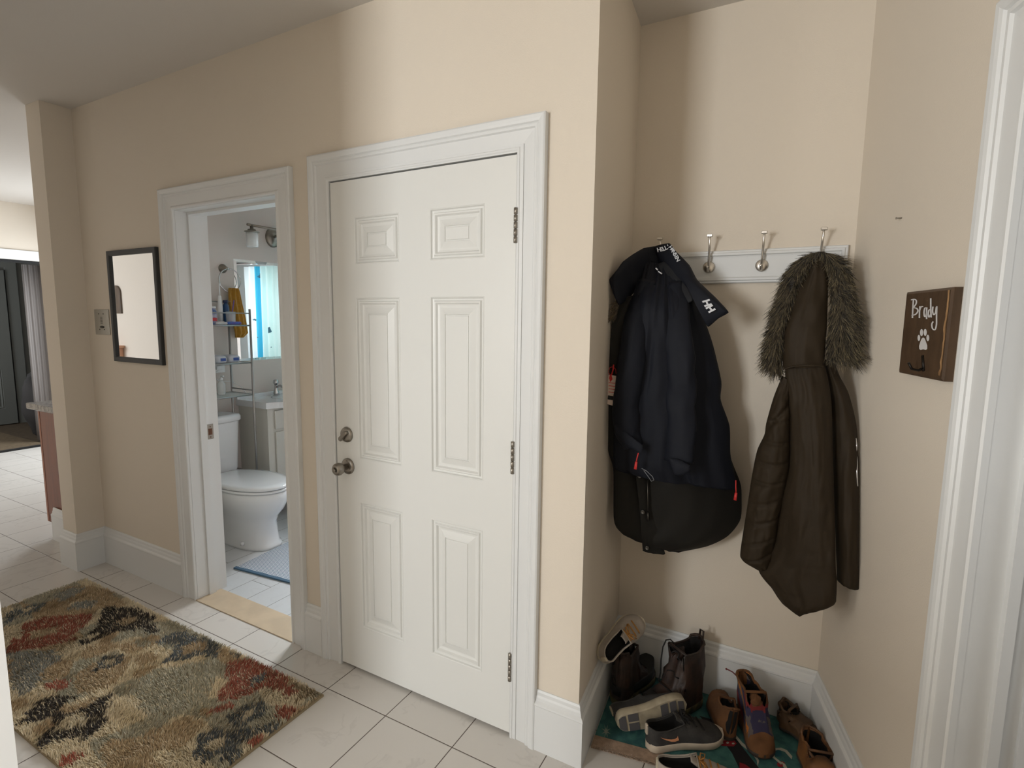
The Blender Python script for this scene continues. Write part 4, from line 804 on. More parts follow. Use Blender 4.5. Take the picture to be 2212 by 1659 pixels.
# ------------------------------------------------------------------ sign, nail
def esp(px, py, off):     # point on the splayed wall
    v = _ray(px, py); nn = np.array([N[0], N[1], 0]); p0 = np.array([P0[0], P0[1], 0]) + nn * off; s_ = ((p0 - CAM) @ nn) / (v @ nn); q_ = CAM + v * s_; return tuple(float(x) for x in q_)
CS = lambda x, y: (1880 + x / 5.53, 560 + y / 5.53)
t = thing('hook_sign', 'square brown wooden sign with white writing, a paw print and a hook', 'sign', (*E(.57, 0), 1.385))
g = G(); s0, s1, z0, z1 = .458, .683, 1.3835, 1.5925
def srect(i, o_): return [(*E(s0 + i, o_), z0 + i), (*E(s1 - i, o_), z0 + i), (*E(s1 - i, o_), z1 - i), (*E(s0 + i, o_), z1 - i)]
g.loft([srect(0, .0008), srect(0, .017), srect(.006, .0205)], smooth=False)
signw = mat('dark_stained_wood', s2l(86, 66, 48), .5, var=.25, vscale=16, stretch=(3, 3, 1), bump=.15, bscale=60); worn = mat('worn_wood_edge', s2l(190, 150, 104), .55, var=.6, vscale=26, var2=s2l(110, 80, 54), stretch=(1, 1, .35))
bd = g.build('board', signw, t)
g = G(); rn = random.Random(2); st = 26; a = []; b = []
for k in range(st + 1):
    z = lerp(z0 + .012, z1 - .006, k / st); w_ = .002 + .006 * abs(nz(k * .37, 1.3)) * 1.6; c_ = s1 - .0115 - .003 * rn.random(); a.append((*E(c_ - w_, .0209), z)); b.append((*E(c_ + .003, .0209), z))
g.add(a + b, [(i, i + 1, st + 2 + i, st + 1 + i) for i in range(st)]); g.build('worn_edge', worn, bd)
paintw = mat('white_sign_paint', s2l(214, 212, 210), .6)
def stroke(g, pts, wd=9):
    m = []; P_ = [Vector((*p, 0)) for p in pts]
    for i in range(len(P_) - 1):
        p0, p1, p2, p3 = P_[max(0, i - 1)], P_[i], P_[i + 1], P_[min(len(P_) - 1, i + 2)]
        for k in range(5): s_ = k / 5; m.append(.5 * (2 * p1 + (p2 - p0) * s_ + (2 * p0 - 5 * p1 + 4 * p2 - p3) * s_ * s_ + (3 * p1 - p0 - 3 * p2 + p3) * s_ ** 3))
    m.append(P_[-1]); L_, R_ = [], []
    for i, c in enumerate(m):
        d = (m[min(i + 1, len(m) - 1)] - m[max(i - 1, 0)]).normalized(); n_ = Vector((-d.y, d.x, 0)) * wd * (.55 + .45 * abs(d.y)); L_.append(esp(*CS(*(c + n_)[:2]), .0208)); R_.append(esp(*CS(*(c - n_)[:2]), .0208))
    g.add(L_ + R_, [(i, i + 1, len(m) + i + 1, len(m) + i) for i in range(len(m) - 1)])
g = G()
for s_ in ([(503, 702), (507, 600), (515, 484)], [(485, 486), (525, 478), (549, 495), (545, 535), (512, 580)], [(512, 580), (555, 588), (568, 620), (540, 658), (492, 672)], [(586, 702), (588, 630), (592, 562)], [(590, 610), (606, 570), (632, 566)], [(672, 580), (652, 585), (642, 630), (646, 680), (662, 680), (672, 640)], [(674, 575), (672, 650), (672, 715)], [(722, 600), (700, 610), (692, 660), (702, 692), (720, 660)], [(722, 466), (722, 590), (727, 696)], [(748, 566), (744, 620), (756, 662), (778, 640), (790, 570)], [(795, 562), (791, 680), (790, 780), (772, 842), (742, 826), (735, 775), (752, 744)]): stroke(g, s_)
g.build('name_lettering', paintw, bd)
g = G()
def ell(cx, cy, rx, ry, n=20): return [(cx + rx * math.cos(2 * PI * k / n), cy + ry * math.sin(2 * PI * k / n)) for k in range(n)]
for P_ in (ell(612, 876, 19, 42), ell(656, 874, 18, 42), ell(580, 940, 16, 37), ell(687, 940, 17, 38), [(632, 934), (652, 950), (664, 985), (680, 1030), (680, 1070), (664, 1084), (632, 1076), (600, 1084), (584, 1070), (582, 1035), (598, 985), (612, 950)]):
    g.add([esp(*CS(*p), .0208) for p in P_], [tuple(range(len(P_)))])
g.build('paw_print', paintw, bd)
g = G(); iron = mat('black_iron', s2l(34, 30, 26), .4, .6)
h0 = esp(*CS(628, 1150), .0215); h1 = esp(*CS(640, 1335), .0215); g.tube([h0, h1], .0035, 8)
def off(p, o_): return (p[0] + N[0] * o_, p[1] + N[1] * o_, p[2])
hb = esp(*CS(635, 1300), .022); g.tube([off(hb, 0), off((hb[0], hb[1], hb[2] - .006), .010), off((hb[0], hb[1], hb[2] - .003), .024), off((hb[0], hb[1], hb[2] + .012), .032)], .003, 8); g.build('hook', iron, t)
g = G(); p = esp(1948, 471, .0); g.tube([off(p, -.001), off(p, .014)], .0018, 8); g.tube([off(p, .013), off(p, .0145)], .0035, 8); tag(g.build('nail', nickel), 'small bare nail in the wall above the wooden sign', 'nail')

# ------------------------------------------------------------------ hall rug with shaggy pile
XR0, XR1, YR0, YR1 = -3.50, -1.585, .700, 1.385
t = thing('area_rug', 'shaggy multicoloured ikat rug on the hall tiles', 'rug', (-2.54, 1.04, 0))
g = G(); g.box(XR0 + .004, XR1 - .002, YR0 + .004, YR1 - .004, .0005, .008); g.build('backing', mat('rug_backing', s2l(148, 132, 104), .9, bump=.4, bscale=300), t)
R_ = lambda *p: np.array([az(x / 2.989, 1220 + y / 2.989, .014)[:2] for x, y in p])
cBLK, cRED, cBLU, cGLD, cOLV, cGRY, cTAN = [np.array(s2l(*c)) for c in ((50, 44, 40), (150, 84, 66), (96, 102, 104), (172, 150, 118), (164, 158, 138), (142, 142, 134), (200, 186, 158))]
PAT = [(cGRY, R_((60, 570), (350, 555), (420, 600), (300, 680), (230, 800), (110, 860), (70, 700))), (cOLV, R_((850, 820), (1000, 680), (1250, 640), (1420, 650), (1350, 850), (1250, 960), (950, 990))),
 (cGLD, R_((480, 720), (700, 590), (860, 600), (740, 780), (520, 840))), (cGLD, R_((940, 1090), (1200, 980), (1340, 1010), (1180, 1190), (820, 1230))), (cGLD, R_((420, 150), (560, 140), (740, 230), (600, 250), (330, 250))), (cGLD, R_((640, 1180), (900, 1120), (1000, 1250), (700, 1330))), (cGLD, R_((880, 590), (1010, 560), (1000, 620), (880, 670))), (cOLV, R_((880, 480), (980, 500), (960, 540), (860, 520))),
 (cGRY, R_((400, 240), (560, 160), (460, 150), (340, 200))), (cGRY, R_((470, 250), (640, 230), (600, 280), (430, 300))),
 (cBLU, R_((100, 310), (200, 260), (305, 248), (260, 300), (150, 335))), (cBLU, R_((20, 330), (90, 295), (120, 340), (30, 400))), (cTAN, R_((140, 300), (200, 275), (240, 275), (190, 305))),
 (cRED, R_((130, 390), (300, 340), (600, 320), (570, 380), (480, 440), (490, 490), (350, 520), (250, 545), (90, 565), (45, 570), (70, 490), (130, 480), (150, 430))), (cGLD, R_((180, 440), (370, 400), (390, 440), (200, 490))),
 (cBLK, R_((790, 275), (690, 268), (645, 330), (640, 400), (580, 440), (540, 470), (490, 528), (570, 522), (620, 490), (700, 452), (830, 430), (920, 410), (960, 452), (1030, 440), (1015, 390), (965, 382), (1003, 345), (930, 310), (850, 278))), (cGLD, R_((760, 372), (800, 345), (880, 345), (860, 375), (790, 400))), (cTAN, R_((520, 480), (620, 440), (640, 455), (560, 500))),
 (cBLU, R_((1000, 510), (1100, 450), (1190, 435), (1290, 480), (1395, 500), (1415, 610), (1300, 590), (1180, 615), (1030, 645), (1130, 570), (1120, 520))), (cGLD, R_((1190, 515), (1325, 505), (1310, 560), (1175, 585))), (cBLU, R_((1470, 560), (1560, 590), (1520, 605))),
 (cBLU * .6, R_((640, 605), (805, 588), (790, 640), (720, 672), (598, 697), (640, 645))), (cTAN, R_((672, 625), (745, 612), (730, 645), (650, 668))),
 (cRED * 1.15, R_((290, 775), (400, 745), (455, 770), (440, 800), (370, 825), (300, 800))),
 (cBLK, R_((115, 1035), (200, 950), (240, 880), (330, 850), (480, 835), (490, 860), (430, 890), (370, 950), (450, 965), (600, 900), (640, 870), (735, 822), (700, 920), (660, 970), (690, 1020), (620, 1100), (540, 1140), (440, 1120), (350, 1130), (290, 1185), (225, 1172), (250, 1110), (330, 1050), (330, 990), (260, 1010))), (cTAN, R_((380, 1010), (480, 970), (580, 940), (550, 1040), (330, 1090))),
 (cRED * 1.2, R_((380, 1255), (490, 1205), (560, 1235), (460, 1300), (400, 1300))),
 (cRED, R_((1470, 630), (1600, 615), (1760, 655), (1860, 700), (1860, 760), (1930, 830), (1860, 862), (1820, 820), (1700, 800), (1600, 850), (1500, 865), (1440, 895), (1395, 850), (1440, 790), (1480, 760), (1445, 700))), (cBLU, R_((1620, 745), (1720, 695), (1725, 740), (1620, 795))),
 (cRED, R_((1355, 930), (1500, 885), (1505, 925), (1400, 972), (1360, 965))), (cRED, R_((1775, 920), (1940, 930), (1870, 995), (1800, 1000))), (cGLD * .7, R_((1850, 770), (2070, 800), (2060, 845), (1900, 890), (1930, 830))),
 (cBLU * .75, R_((1470, 975), (1580, 905), (1710, 895), (1735, 960), (1640, 1012), (1540, 1065), (1480, 1035))), (cTAN, R_((1555, 965), (1650, 938), (1640, 980), (1560, 1012))),
 (cBLU * .75, R_((1270, 1110), (1400, 1065), (1500, 1080), (1820, 1010), (1790, 1070), (1640, 1110), (1550, 1160), (1560, 1220), (1500, 1330), (1420, 1230), (1330, 1285), (1235, 1260), (1270, 1180))), (cTAN, R_((1330, 1150), (1440, 1115), (1445, 1180), (1340, 1225))),
 (cRED, R_((1610, 1130), (1725, 1108), (1680, 1155), (1600, 1185)))]
def inside(x, y, P):
    r = np.zeros(len(x), bool); j = len(P) - 1
    for i in range(len(P)):
        xi, yi, xj, yj = P[i][0], P[i][1], P[j][0], P[j][1]
        if yi != yj: c_ = ((yi > y) != (yj > y)) & (x < (xj - xi) * (y - yi) / (yj - yi) + xi); r ^= c_
        j = i
    return r
rs = np.random.RandomState(11); NT = 88000
tx = rs.uniform(XR0 + .006, XR1 - .006, NT); ty = rs.uniform(YR0 + .006, YR1 - .006, NT)
NG = 128; G1 = rs.rand(NG, NG); 
def vn(x, y):
    x = x % (NG - 1); y = y % (NG - 1); i = x.astype(int); j = y.astype(int); fx = x - i; fy = y - j; fx = fx * fx * (3 - 2 * fx); fy = fy * fy * (3 - 2 * fy)
    return (G1[i, j] * (1 - fx) + G1[i + 1, j] * fx) * (1 - fy) + (G1[i, j + 1] * (1 - fx) + G1[i + 1, j + 1] * fx) * fy
qx = tx + .010 * (vn(tx * 60 + 50, ty * 60) - .5); qy = ty + .030 * (vn(tx * 90 + 10, ty * 16) - .5) + rs.uniform(-.004, .004, NT)
bg = cTAN[None] * 1.1 + 0 * tx[:, None]; n1 = vn(tx * 7 + 3, ty * 11 + 9)[:, None]; n2 = vn(tx * 9 + 40, ty * 12 + 30)[:, None]
bg = np.where(n1 > .62, cOLV[None] * 1.05, bg); bg = np.where(n2 > .68, cGLD[None] * 1.05, bg); colr = bg.copy()
for c_, P_ in PAT:
    msk = inside(qx, qy, P_) & (rs.rand(NT) > .07); colr[msk] = c_
fr = rs.rand(NT) < .10; colr[fr] = cTAN * 1.15
colr = np.clip((colr * 1.25 + .015) * rs.uniform(.8, 1.2, (NT, 1)), 0, 1)
L_ = rs.uniform(.014, .024, NT); ang = rs.uniform(0, 2 * PI, NT); lean = rs.uniform(.15, .9, NT); la = vn(tx * 14, ty * 14 + 5) * 5 + rs.uniform(-.7, .7, NT)
dirx, diry = np.cos(la) * lean, np.sin(la) * lean; inv = 1 / np.sqrt(1 + lean ** 2); wv = .00135
V = np.zeros((NT, 5, 3)); sx, sy_ = np.cos(ang) * wv, np.sin(ang) * wv
V[:, 0] = np.stack([tx - sx, ty - sy_, np.full(NT, .007)], 1); V[:, 1] = np.stack([tx + sx, ty + sy_, np.full(NT, .007)], 1)
mx_, my_, mz_ = tx + dirx * L_ * .4 * inv, ty + diry * L_ * .4 * inv, .007 + L_ * .6 * inv
V[:, 2] = np.stack([mx_ + sx * .9, my_ + sy_ * .9, mz_], 1); V[:, 3] = np.stack([mx_ - sx * .9, my_ - sy_ * .9, mz_], 1)
V[:, 4] = np.stack([tx + dirx * L_ * 1.0 * inv, ty + diry * L_ * 1.0 * inv, .007 + L_ * .85 * inv], 1)
off_ = np.array(OFF[t.name]); me = bpy.data.meshes.new('pile'); b_ = np.arange(NT) * 5
F = np.concatenate([np.stack([b_, b_ + 1, b_ + 2, b_ + 3], 1)]); T3 = np.stack([b_ + 3, b_ + 2, b_ + 4], 1)
me.vertices.add(NT * 5); me.vertices.foreach_set('co', (V.reshape(-1, 3) - off_).astype(np.float32).ravel())
li = np.concatenate([F.ravel(), T3.ravel()]); me.loops.add(len(li)); me.loops.foreach_set('vertex_index', li.astype(np.int32))
me.polygons.add(NT * 2); me.polygons.foreach_set('loop_start', np.concatenate([np.arange(NT) * 4, NT * 4 + np.arange(NT) * 3]).astype(np.int32))
me.update(calc_edges=True); ca = me.color_attributes.new('Col', 'FLOAT_COLOR', 'POINT')
cc = np.ones((NT, 5, 4)); cc[:, :, :3] = colr[:, None, :]; cc[:, :2, :3] *= .85; ca.data.foreach_set('color', cc.astype(np.float32).ravel())
me.materials.append(mat('rug_yarn', (.4, .35, .3), .95, attr=True)); o = bpy.data.objects.new('pile', me); SC.collection.objects.link(o); o.parent = t; o['kind'] = 'stuff'; OFF[o.name] = OFF[t.name]

# ------------------------------------------------------------------ alcove door mat
t = thing('printed_doormat', 'teal printed mat with a beige border under the pile of shoes', 'mat', (-.2, 1.9, 0))
def wx(y): return XA0 - 0.0868 * (y - YW) + .026
MY0, MY1 = 1.660, 2.145
def ex(y): return P0[0] + (P0[1] - y) * .24697 - .03
teal = mat('teal_pile', s2l(70, 118, 112), .95, bump=.6, bscale=350, var=.3, vscale=30, var2=s2l(48, 92, 92))
bei = mat('beige_pile', s2l(172, 146, 124), .95, bump=.7, bscale=300, var=.25, vscale=60)
yb = lambda x: 1.662 + .16 * (x + .556)          # the front edge runs slightly off square
g = G(); g.prism([(wx(1.715), yb(-.556) + .052), (.26, yb(.26) + .052), (ex(2.145), 2.145), (wx(2.145), 2.145)], .0008, .009); base = g.build('field', teal, t)
g = G(); g.prism([(wx(1.662), yb(-.556)), (.28, yb(.28)), (.26, yb(.26) + .0518), (wx(1.715), yb(-.556) + .0518)], .0008, .0105); g.build('border', bei, t)
rr = random.Random(8); smp = []
for k in range(2600):
    x = rr.uniform(-.55, .1); y = yb(x) + rr.uniform(-.002, .016); smp.append(((x, y, .006), (rr.uniform(-.5, .5), -.8, .5)))
o = make_fur('fringe', t, furm, smp, .013, [s2l(186, 166, 146), s2l(160, 132, 108), s2l(206, 192, 176)], .0012, 4, 2, .3); o['kind'] = 'stuff'
def decal(name, polys, m, z=.0094):
    for P_ in polys: g = G(); g.add([az(px, py, z) for px, py in P_], [tuple(range(len(P_)))]); g.build(name, m, base)
C7 = lambda *p: [(1250 + x / 4.894, 1320 + y / 4.894) for x, y in p]
C8 = lambda *p: [(1500 + x / 6.144, 1440 + y / 6.144) for x, y in p]
def ellp(cx, cy, rx, ry, n=14, C=C8): return C(*[(cx + rx * math.cos(2 * PI * k / n), cy + ry * math.sin(2 * PI * k / n)) for k in range(n)])
mblk = mat('black_pile', s2l(26, 24, 26), .95); mred = mat('red_pile', s2l(140, 30, 40), .95); mwht = mat('cream_pile', s2l(178, 176, 160), .95)
decal('black_print', [C8((60, 650), (110, 665), (230, 700), (330, 800), (520, 900), (560, 960), (700, 1150), (900, 1400), (620, 1400), (500, 1150), (360, 960), (300, 860), (80, 740), (100, 690))], mblk)
decal('white_outline', [C8((200, 640), (230, 660), (330, 775), (520, 870), (640, 1010), (800, 1130), (860, 1250), (840, 1320), (825, 1240), (760, 1150), (620, 1040), (500, 890), (320, 800), (225, 690)), C8((1010, 1120), (1060, 1080), (1150, 1075), (1230, 1110), (1300, 1190), (1290, 1230), (1200, 1130), (1120, 1105), (1060, 1130), (1070, 1200), (1170, 1280), (1150, 1300), (1040, 1210)), C8((1160, 1260), (1210, 1300), (1260, 1400), (1220, 1400), (1180, 1330))], mwht, .0098)
decal('red_print', [C8((330, 1000), (380, 930), (500, 930), (560, 1020), (520, 1060), (360, 1050)), C8((600, 1270), (680, 1300), (820, 1400), (600, 1400)), ellp(1150, 1295, 55, 40)], mred, .0097)
decal('dots', [ellp(405, 965, 20, 14), ellp(480, 955, 22, 15), ellp(440, 1010, 20, 13), ellp(515, 1020, 18, 12), ellp(370, 1015, 16, 12)], mwht, .0101)
decal('snowflake', [C7(*[(290 + (52 if k % 2 else 14) * math.cos(PI * k / 8), 1270 + (78 if k % 2 else 20) * math.sin(PI * k / 8)) for k in range(16)])], mat('faded_flower', s2l(140, 150, 136), .95), .0098)
decal('teal_dot', [ellp(1110, 1150, 50, 45)], mat('dark_teal', s2l(28, 84, 96), .95), .0099)

# ------------------------------------------------------------------ shoes
def shoe(name, label, group, M, L=.29, W=.1, hc=.085, toe=.055, sole=.025, up=None, so=None, li=None, lace=None, shaft=0.0, swoosh=None, sag=0.0, opening=.46, seed=0, heeltab=True, wr=.0015, tread=None, tongue=True, mud=None, up2=None):
    t = thing(name, label, 'boot' if shaft else 'shoe', (0, 0, 0), group); t.matrix_world = M
    OFF[t.name] = (0, 0, 0)
    def hw(q):          # half width along the length
        a = .5 * W * (.72 + .10 * math.sin(PI * min(1, q / .3) * .5) + .26 * math.exp(-((q - .70) / .22) ** 2)); e = 1.0
        if q < .10: e = math.sqrt(max(0, 1 - ((.10 - q) / .10) ** 2)) * .55 + .45 * (q / .10) ** .5 if q > 0 else .12
        if q > .80: e = math.sqrt(max(0.004, 1 - ((q - .80) / .20) ** 2))
        return a * e
    cy = lambda q: .012 * math.sin(PI * q) * (W / .1)
    NS = 34; rings = []
    for z, k in ((0, .90), (sole * .15, .97), (sole * .6, 1.02), (sole * .95, 1.0), (sole, .96)):
        ring = []
        for i in range(NS + 1): q = i / NS; ring.append((q * L * 1.0, cy(q) + hw(q) * k, z + .010 * max(0, (q - .75) / .25) ** 2 * (1 if z < sole else 1)))
        for i in range(NS - 1, 0, -1): q = i / NS; ring.append((q * L, cy(q) - hw(q) * k, z + .010 * max(0, (q - .75) / .25) ** 2))
        rings.append(ring)
    g = G(); g.loft(rings, smooth=True); so_ = g.build('sole', so, t, local=True)
    if tread:
        for (qa, qb, sa, sb) in ((.03, .13, -.8, .8), (.16, .30, -.85, -.1), (.16, .30, .1, .85), (.62, .72, -.8, .8), (.75, .84, -.8, .8), (.87, .95, -.7, .7)):
            g = G(); P_ = [(lerp(qa, qb, u) * L, cy(lerp(qa, qb, u)) + hw(lerp(qa, qb, u)) * v) for u, v in ((0, sa), (.5, sa * 1.02), (1, sa), (1, sb), (.5, sb * 1.02), (0, sb))]
            g.prism(P_, -.002, .001); g.v = [(x, y, z + .010 * max(0, (x / L - .75) / .25) ** 2) for x, y, z in g.v]; g.build('tread_pad', tread, so_, local=True)
    top = hc + shaft
    def h(q):
        if shaft:
            if q < opening: return top - .012 * math.sin(PI * q / opening) + .01 * (q < .1)
            if q < opening + .10: return lerp(top - .01, hc * 1.15, sm((q - opening) / .10))
            return lerp(hc * 1.15, toe, sm((q - opening - .10) / (.80 - opening - .10)))
        if q < opening: return lerp(top, top * .80, math.sin(PI * q / opening)) + .006 * (q / opening)
        return lerp(top + .006, toe, sm((q - opening) / (.84 - opening)))
    nP = 21; sts = [0, .015, .04, .08, .13, .18, .24, .30, .36, .41, opening - .01, opening + .012, opening + .03, opening + .06, opening + .10, opening + .15]
    q = sts[-1]
    while q < .93: q += .05; sts.append(min(q, .94))
    sts += [.965, .985, .996]
    sts = sorted(set(sts)); outer = []; z0 = sole * .9
    for q in sts:
        ring = []; w_ = hw(q) * .97; hh = h(q) * (1 if q < .84 else math.sqrt(max(.02, 1 - ((q - .84) / .165) ** 2 * .86)));  hh = max(hh, z0 + .006)
        opn = q < opening
        for i in range(nP):
            a = PI * i / (nP - 1); c_, s_ = math.cos(a), math.sin(a)
            if not opn:
                y = w_ * math.copysign(abs(c_) ** .72, c_); z = z0 + (hh - z0) * s_ ** .8
                if shaft and q < opening + .1: y *= .80 if s_ > .6 else 1
            else:
                k = i if i <= (nP - 1) // 2 else nP - 1 - i; sg = 1 if i <= (nP - 1) // 2 else -1; m_ = (nP - 1) // 2
                tw = .80 if not shaft else .86
                if k <= 5: f_ = k / 5; y = w_ * lerp(1.0, tw, sm(f_)) ; z = lerp(z0, hh, f_)
                elif k == 6: y = w_ * (tw - .04); z = hh + .003
                elif k == 7: y = w_ * (tw - .10); z = hh - .004
                elif k == 8: y = w_ * (tw - .14); z = lerp(hh, z0, .5)
                elif k == 9: y = w_ * (tw - .22); z = z0 + .008
                else: y = 0; z = z0 + .006
                y *= sg
            x = q * L; zz = (z - z0) / max(.02, top)
            if shaft: x += -.010 * zz * (1 - q) + .012 * math.sin(zz * 9) * .15; x += (.5 - q) * .06 * zz * .5
            n_ = wr * (nz(x * 45 + seed, y * 40, z * 45) + .6 * nz(x * 110, y * 90 + seed, z * 110)) * (1 if 0 < i < nP - 1 else 0)
            z_ = z + n_
            if sag and z > hc: y += sag * (z - hc) ; x -= abs(sag) * .4 * (z - hc); z_ -= abs(sag) * .25 * (z - hc)
            if shaft and z > hc * .7: y += 1.6 * n_ ; x += 2.2 * wr * math.sin(z * 260 + 3 * nz(y * 20, x * 20, seed))
            ring.append((x, y + cy(q), z_))
        outer.append(ring)
    # heel closing ring and toe closing
    g = G(); n = nP; vs = [p for r in outer for p in r]; fs = []; mi = []
    for i in range(len(outer) - 1):
        for j in range(n - 1): fs.append((i * n + j, i * n + j + 1, (i + 1) * n + j + 1, (i + 1) * n + j)); mi.append(1 if (sts[i] < opening and 7 <= j <= n - 9) else 0)
    o_ = len(g.v); g.v += vs; g.f += [list(f) for f in fs]; g.m += mi; g.s += [True] * len(fs)
    k0 = 5; xh = -.002
    g.f.append([j for j in range(k0 + 2)] + [n - 1 - j for j in range(k0 + 1, -1, -1)]); g.m.append(0); g.s.append(True)
    g.f.append([(len(outer) - 1) * n + j for j in range(n)]); g.m.append(0); g.s.append(True)
    if up2:
        for fi, f in enumerate(g.f[:len(fs)]):
            zc = sum(g.v[k][2] for k in f) / 4; xc = sum(g.v[k][0] for k in f) / 4
            if g.m[fi] == 0 and zc > hc * .62 and .02 < xc / L < opening + .22: g.m[fi] = 2
    g.build('upper', [up, li or darkm] + ([up2] if up2 else []), t, local=True)
    # rim piping
    sel = [i for i, q in enumerate(sts) if q < opening]; pr = [outer[i][6] for i in sel] + [outer[i][n - 7] for i in sel[::-1]]; pr = pr + [pr[0]]
    g = G(); g.tube(pr, .003 if not shaft else .0045, 8); g.build('collar', mud or up, t, local=True)
    # laces across the vamp
    if lace:
        a0 = [i for i, q in enumerate(sts) if opening < q < opening + .30][::2]; pts = []
        for r_, i in enumerate(a0):
            ring = outer[i]; lo, hi = (8, n - 9); g = G(); seg_ = [Vector(ring[j]) + Vector((0, 0, .0035)) for j in range(lo - 1, hi + 2)]; g.tube(seg_, .0026, 6); g.build('lace', lace, t, local=True)
        if tongue:
            r1 = outer[[i for i, q in enumerate(sts) if q > opening][0]]; g = G(); rg = []
            for k in range(6): f_ = k / 5; rg.append([(p[0] - .030 * f_, (p[1] - cy(opening)) * .62 * (1 - .15 * f_) + cy(opening), p[2] + .020 * f_ + dz) for p, dz in [(r1[j], 0) for j in range(6, n - 6)] + [(r1[j], -.005) for j in range(n - 7, 5, -1)]])
            g.loft(rg); g.build('tongue', up, t, local=True)
        if not shaft:
            i = a0[0]; c_ = Vector(outer[i][n // 2]) + Vector((0, 0, .006))
            for sg in (-1, 1): g = G(); g.tube([tuple(c_), tuple(c_ + Vector((.006, .022 * sg, .008))), tuple(c_ + Vector((.022, .030 * sg, 0))), tuple(c_ + Vector((.016, .010 * sg, .002))), tuple(c_)], .0022, 6); g.build('lace', lace, t, local=True)
    if heeltab and not shaft: r_ = outer[1]; g = G(); g.bbox(-.004, .004, -.008, .008, top - .03, top + .006, .002); g.build('heel_tab', so if mud is None else up, t, local=True)
    if shaft and heeltab: g = G(); p = outer[0][6]; g.tube([(p[0] - .004, -.010, p[2] - .02), (p[0] - .008, -.008, p[2] + .022), (p[0] - .008, .008, p[2] + .022), (p[0] - .004, .010, p[2] - .02)], .004, 8, flat=.6); g.build('pull_loop', up, t, local=True)
    if swoosh:
        col, side = swoosh; P_ = []
        def sp(q, f_):
            i = max(k for k in range(len(sts)) if sts[k] <= q); k2 = min(i + 1, len(sts) - 1); u = (q - sts[i]) / max(1e-6, sts[k2] - sts[i]); j = f_ * 5; j0 = int(j); jf = j - j0
            def gp(ii): a, b = Vector(outer[ii][n - 1 - j0 if side < 0 else j0]), Vector(outer[ii][n - 2 - j0 if side < 0 else j0 + 1]); return a.lerp(b, jf)
            p = gp(i).lerp(gp(k2), u); return (p.x, p.y + .0022 * side, p.z)
        up_ = [(.13, .74), (.17, .64), (.22, .54), (.27, .46), (.32, .44), (.35, .50), (.355, .60)]; dn_ = [(.13, .74), (.17, .58), (.22, .44), (.27, .31), (.32, .25), (.37, .30), (.355, .60)]
        a = [sp(*p) for p in up_]; b = [sp(*p) for p in dn_]; g = G(); g.add(a + b, [(i, i + 1, len(a) + i + 1, len(a) + i) for i in range(len(a) - 1)]); g.build('side_mark', col, t, local=True)
    return t
def place(heel, toe, roll=0.0, z=None, pitch=None):     # matrix from heel point to toe point (world), roll about the long axis
    h_, t_ = Vector(heel), Vector(toe); x = (t_ - h_).normalized(); zz = Vector((0, 0, 1)); zz = (zz - x * zz.dot(x)).normalized(); y = zz.cross(x); M = Matrix((x, y, zz)).transposed().to_4x4(); M = M @ Matrix.Rotation(roll, 4, 'X'); M.translation = h_; return M
bootl = mat('brown_boot_leather', s2l(62, 44, 36), .55, bump=.4, bscale=120, var=.4, vscale=18, var2=s2l(40, 32, 28))
boots = mat('boot_sole_olive', s2l(98, 90, 58), .7, var=.5, vscale=30, var2=s2l(44, 42, 36)); blkr = mat('black_rubber', s2l(28, 27, 26), .6)
lin = mat('dark_boot_lining', s2l(20, 18, 17), .95); lacek = mat('black_lace', s2l(24, 22, 22), .8)
gt = mat('grey_shoe_mesh', s2l(62, 60, 58), .8, bump=.6, bscale=500, var=.3, vscale=30); midw = mat('dirty_midsole', s2l(176, 164, 140), .6, var=.25, vscale=25)
offw = mat('off_white_canvas', s2l(180, 170, 158), .8, bump=.3, bscale=400, var=.15, vscale=20); lacey = mat('rusty_lace', s2l(176, 124, 62), .8)
sue = mat('tan_suede', s2l(112, 74, 42), .9, bump=.3, bscale=200, var=.3, vscale=14); sole_d = mat('dark_shoe_sole', s2l(58, 50, 44), .7)
orange = mat('peach_print', s2l(214, 150, 110), .5)
ZM = .0125
GW = 'pair of brown winter boots'; 
rb = shoe('winter_boot', 'brown laced winter boot standing open, the one nearer the middle of the back wall', GW, place((-.270, 2.102, ZM), (-.422, 1.900, ZM)), .28, .122, .10, .065, .034, bootl, boots, lin, lacek, shaft=.150, opening=.50, seed=3, wr=.0035)
lb = shoe('winter_boot', 'brown winter boot in the left corner with the white canvas shoe on top of it', GW, place((-.540, 1.885, ZM), (-.475, 2.150, ZM)), .27, .11, .10, .065, .034, bootl, boots, lin, lacek, shaft=.115, opening=.44, seed=8, wr=.0035)
# rubber shell around the boot feet
for b_ in (rb, lb):
    g = G(); rings = []
    for z, k in ((.030, 1.03), (.05, 1.05), (.066, 1.03), (.068, .98)):
        ring = []
        for i in range(41):
            q = i / 40; a = PI * (i / 40)
            ring.append((.275 * (.5 - .5 * math.cos(a)) * 1.0, .052 * k * math.sin(a) ** .55 * (.78 + .25 * math.exp(-((.5 - .5 * math.cos(a) - .7) / .2) ** 2)) + .006, z + .018 * abs(math.cos(a)) ** 2))
        for i in range(39, 0, -1):
            a = PI * (i / 40); ring.append((.275 * (.5 - .5 * math.cos(a)), -.052 * k * math.sin(a) ** .55 * (.78 + .25 * math.exp(-((.5 - .5 * math.cos(a) - .7) / .2) ** 2)) + .006, z + .018 * abs(math.cos(a)) ** 2))
        rings.append(ring)
    g.loft(rings); g.build('rubber_shell', blkr, b_, local=True)
g = G(); g.tube([at(*C7((1010, 340))[0], 1.99), at(*C7((970, 300))[0], 1.99), at(*C7((925, 305))[0], 1.98), at(*C7((890, 380))[0], 1.97), at(*C7((870, 520))[0], 1.97), at(*C7((865, 650))[0], 1.98), at(*C7((845, 740))[0], 1.98)], .0028, 6)
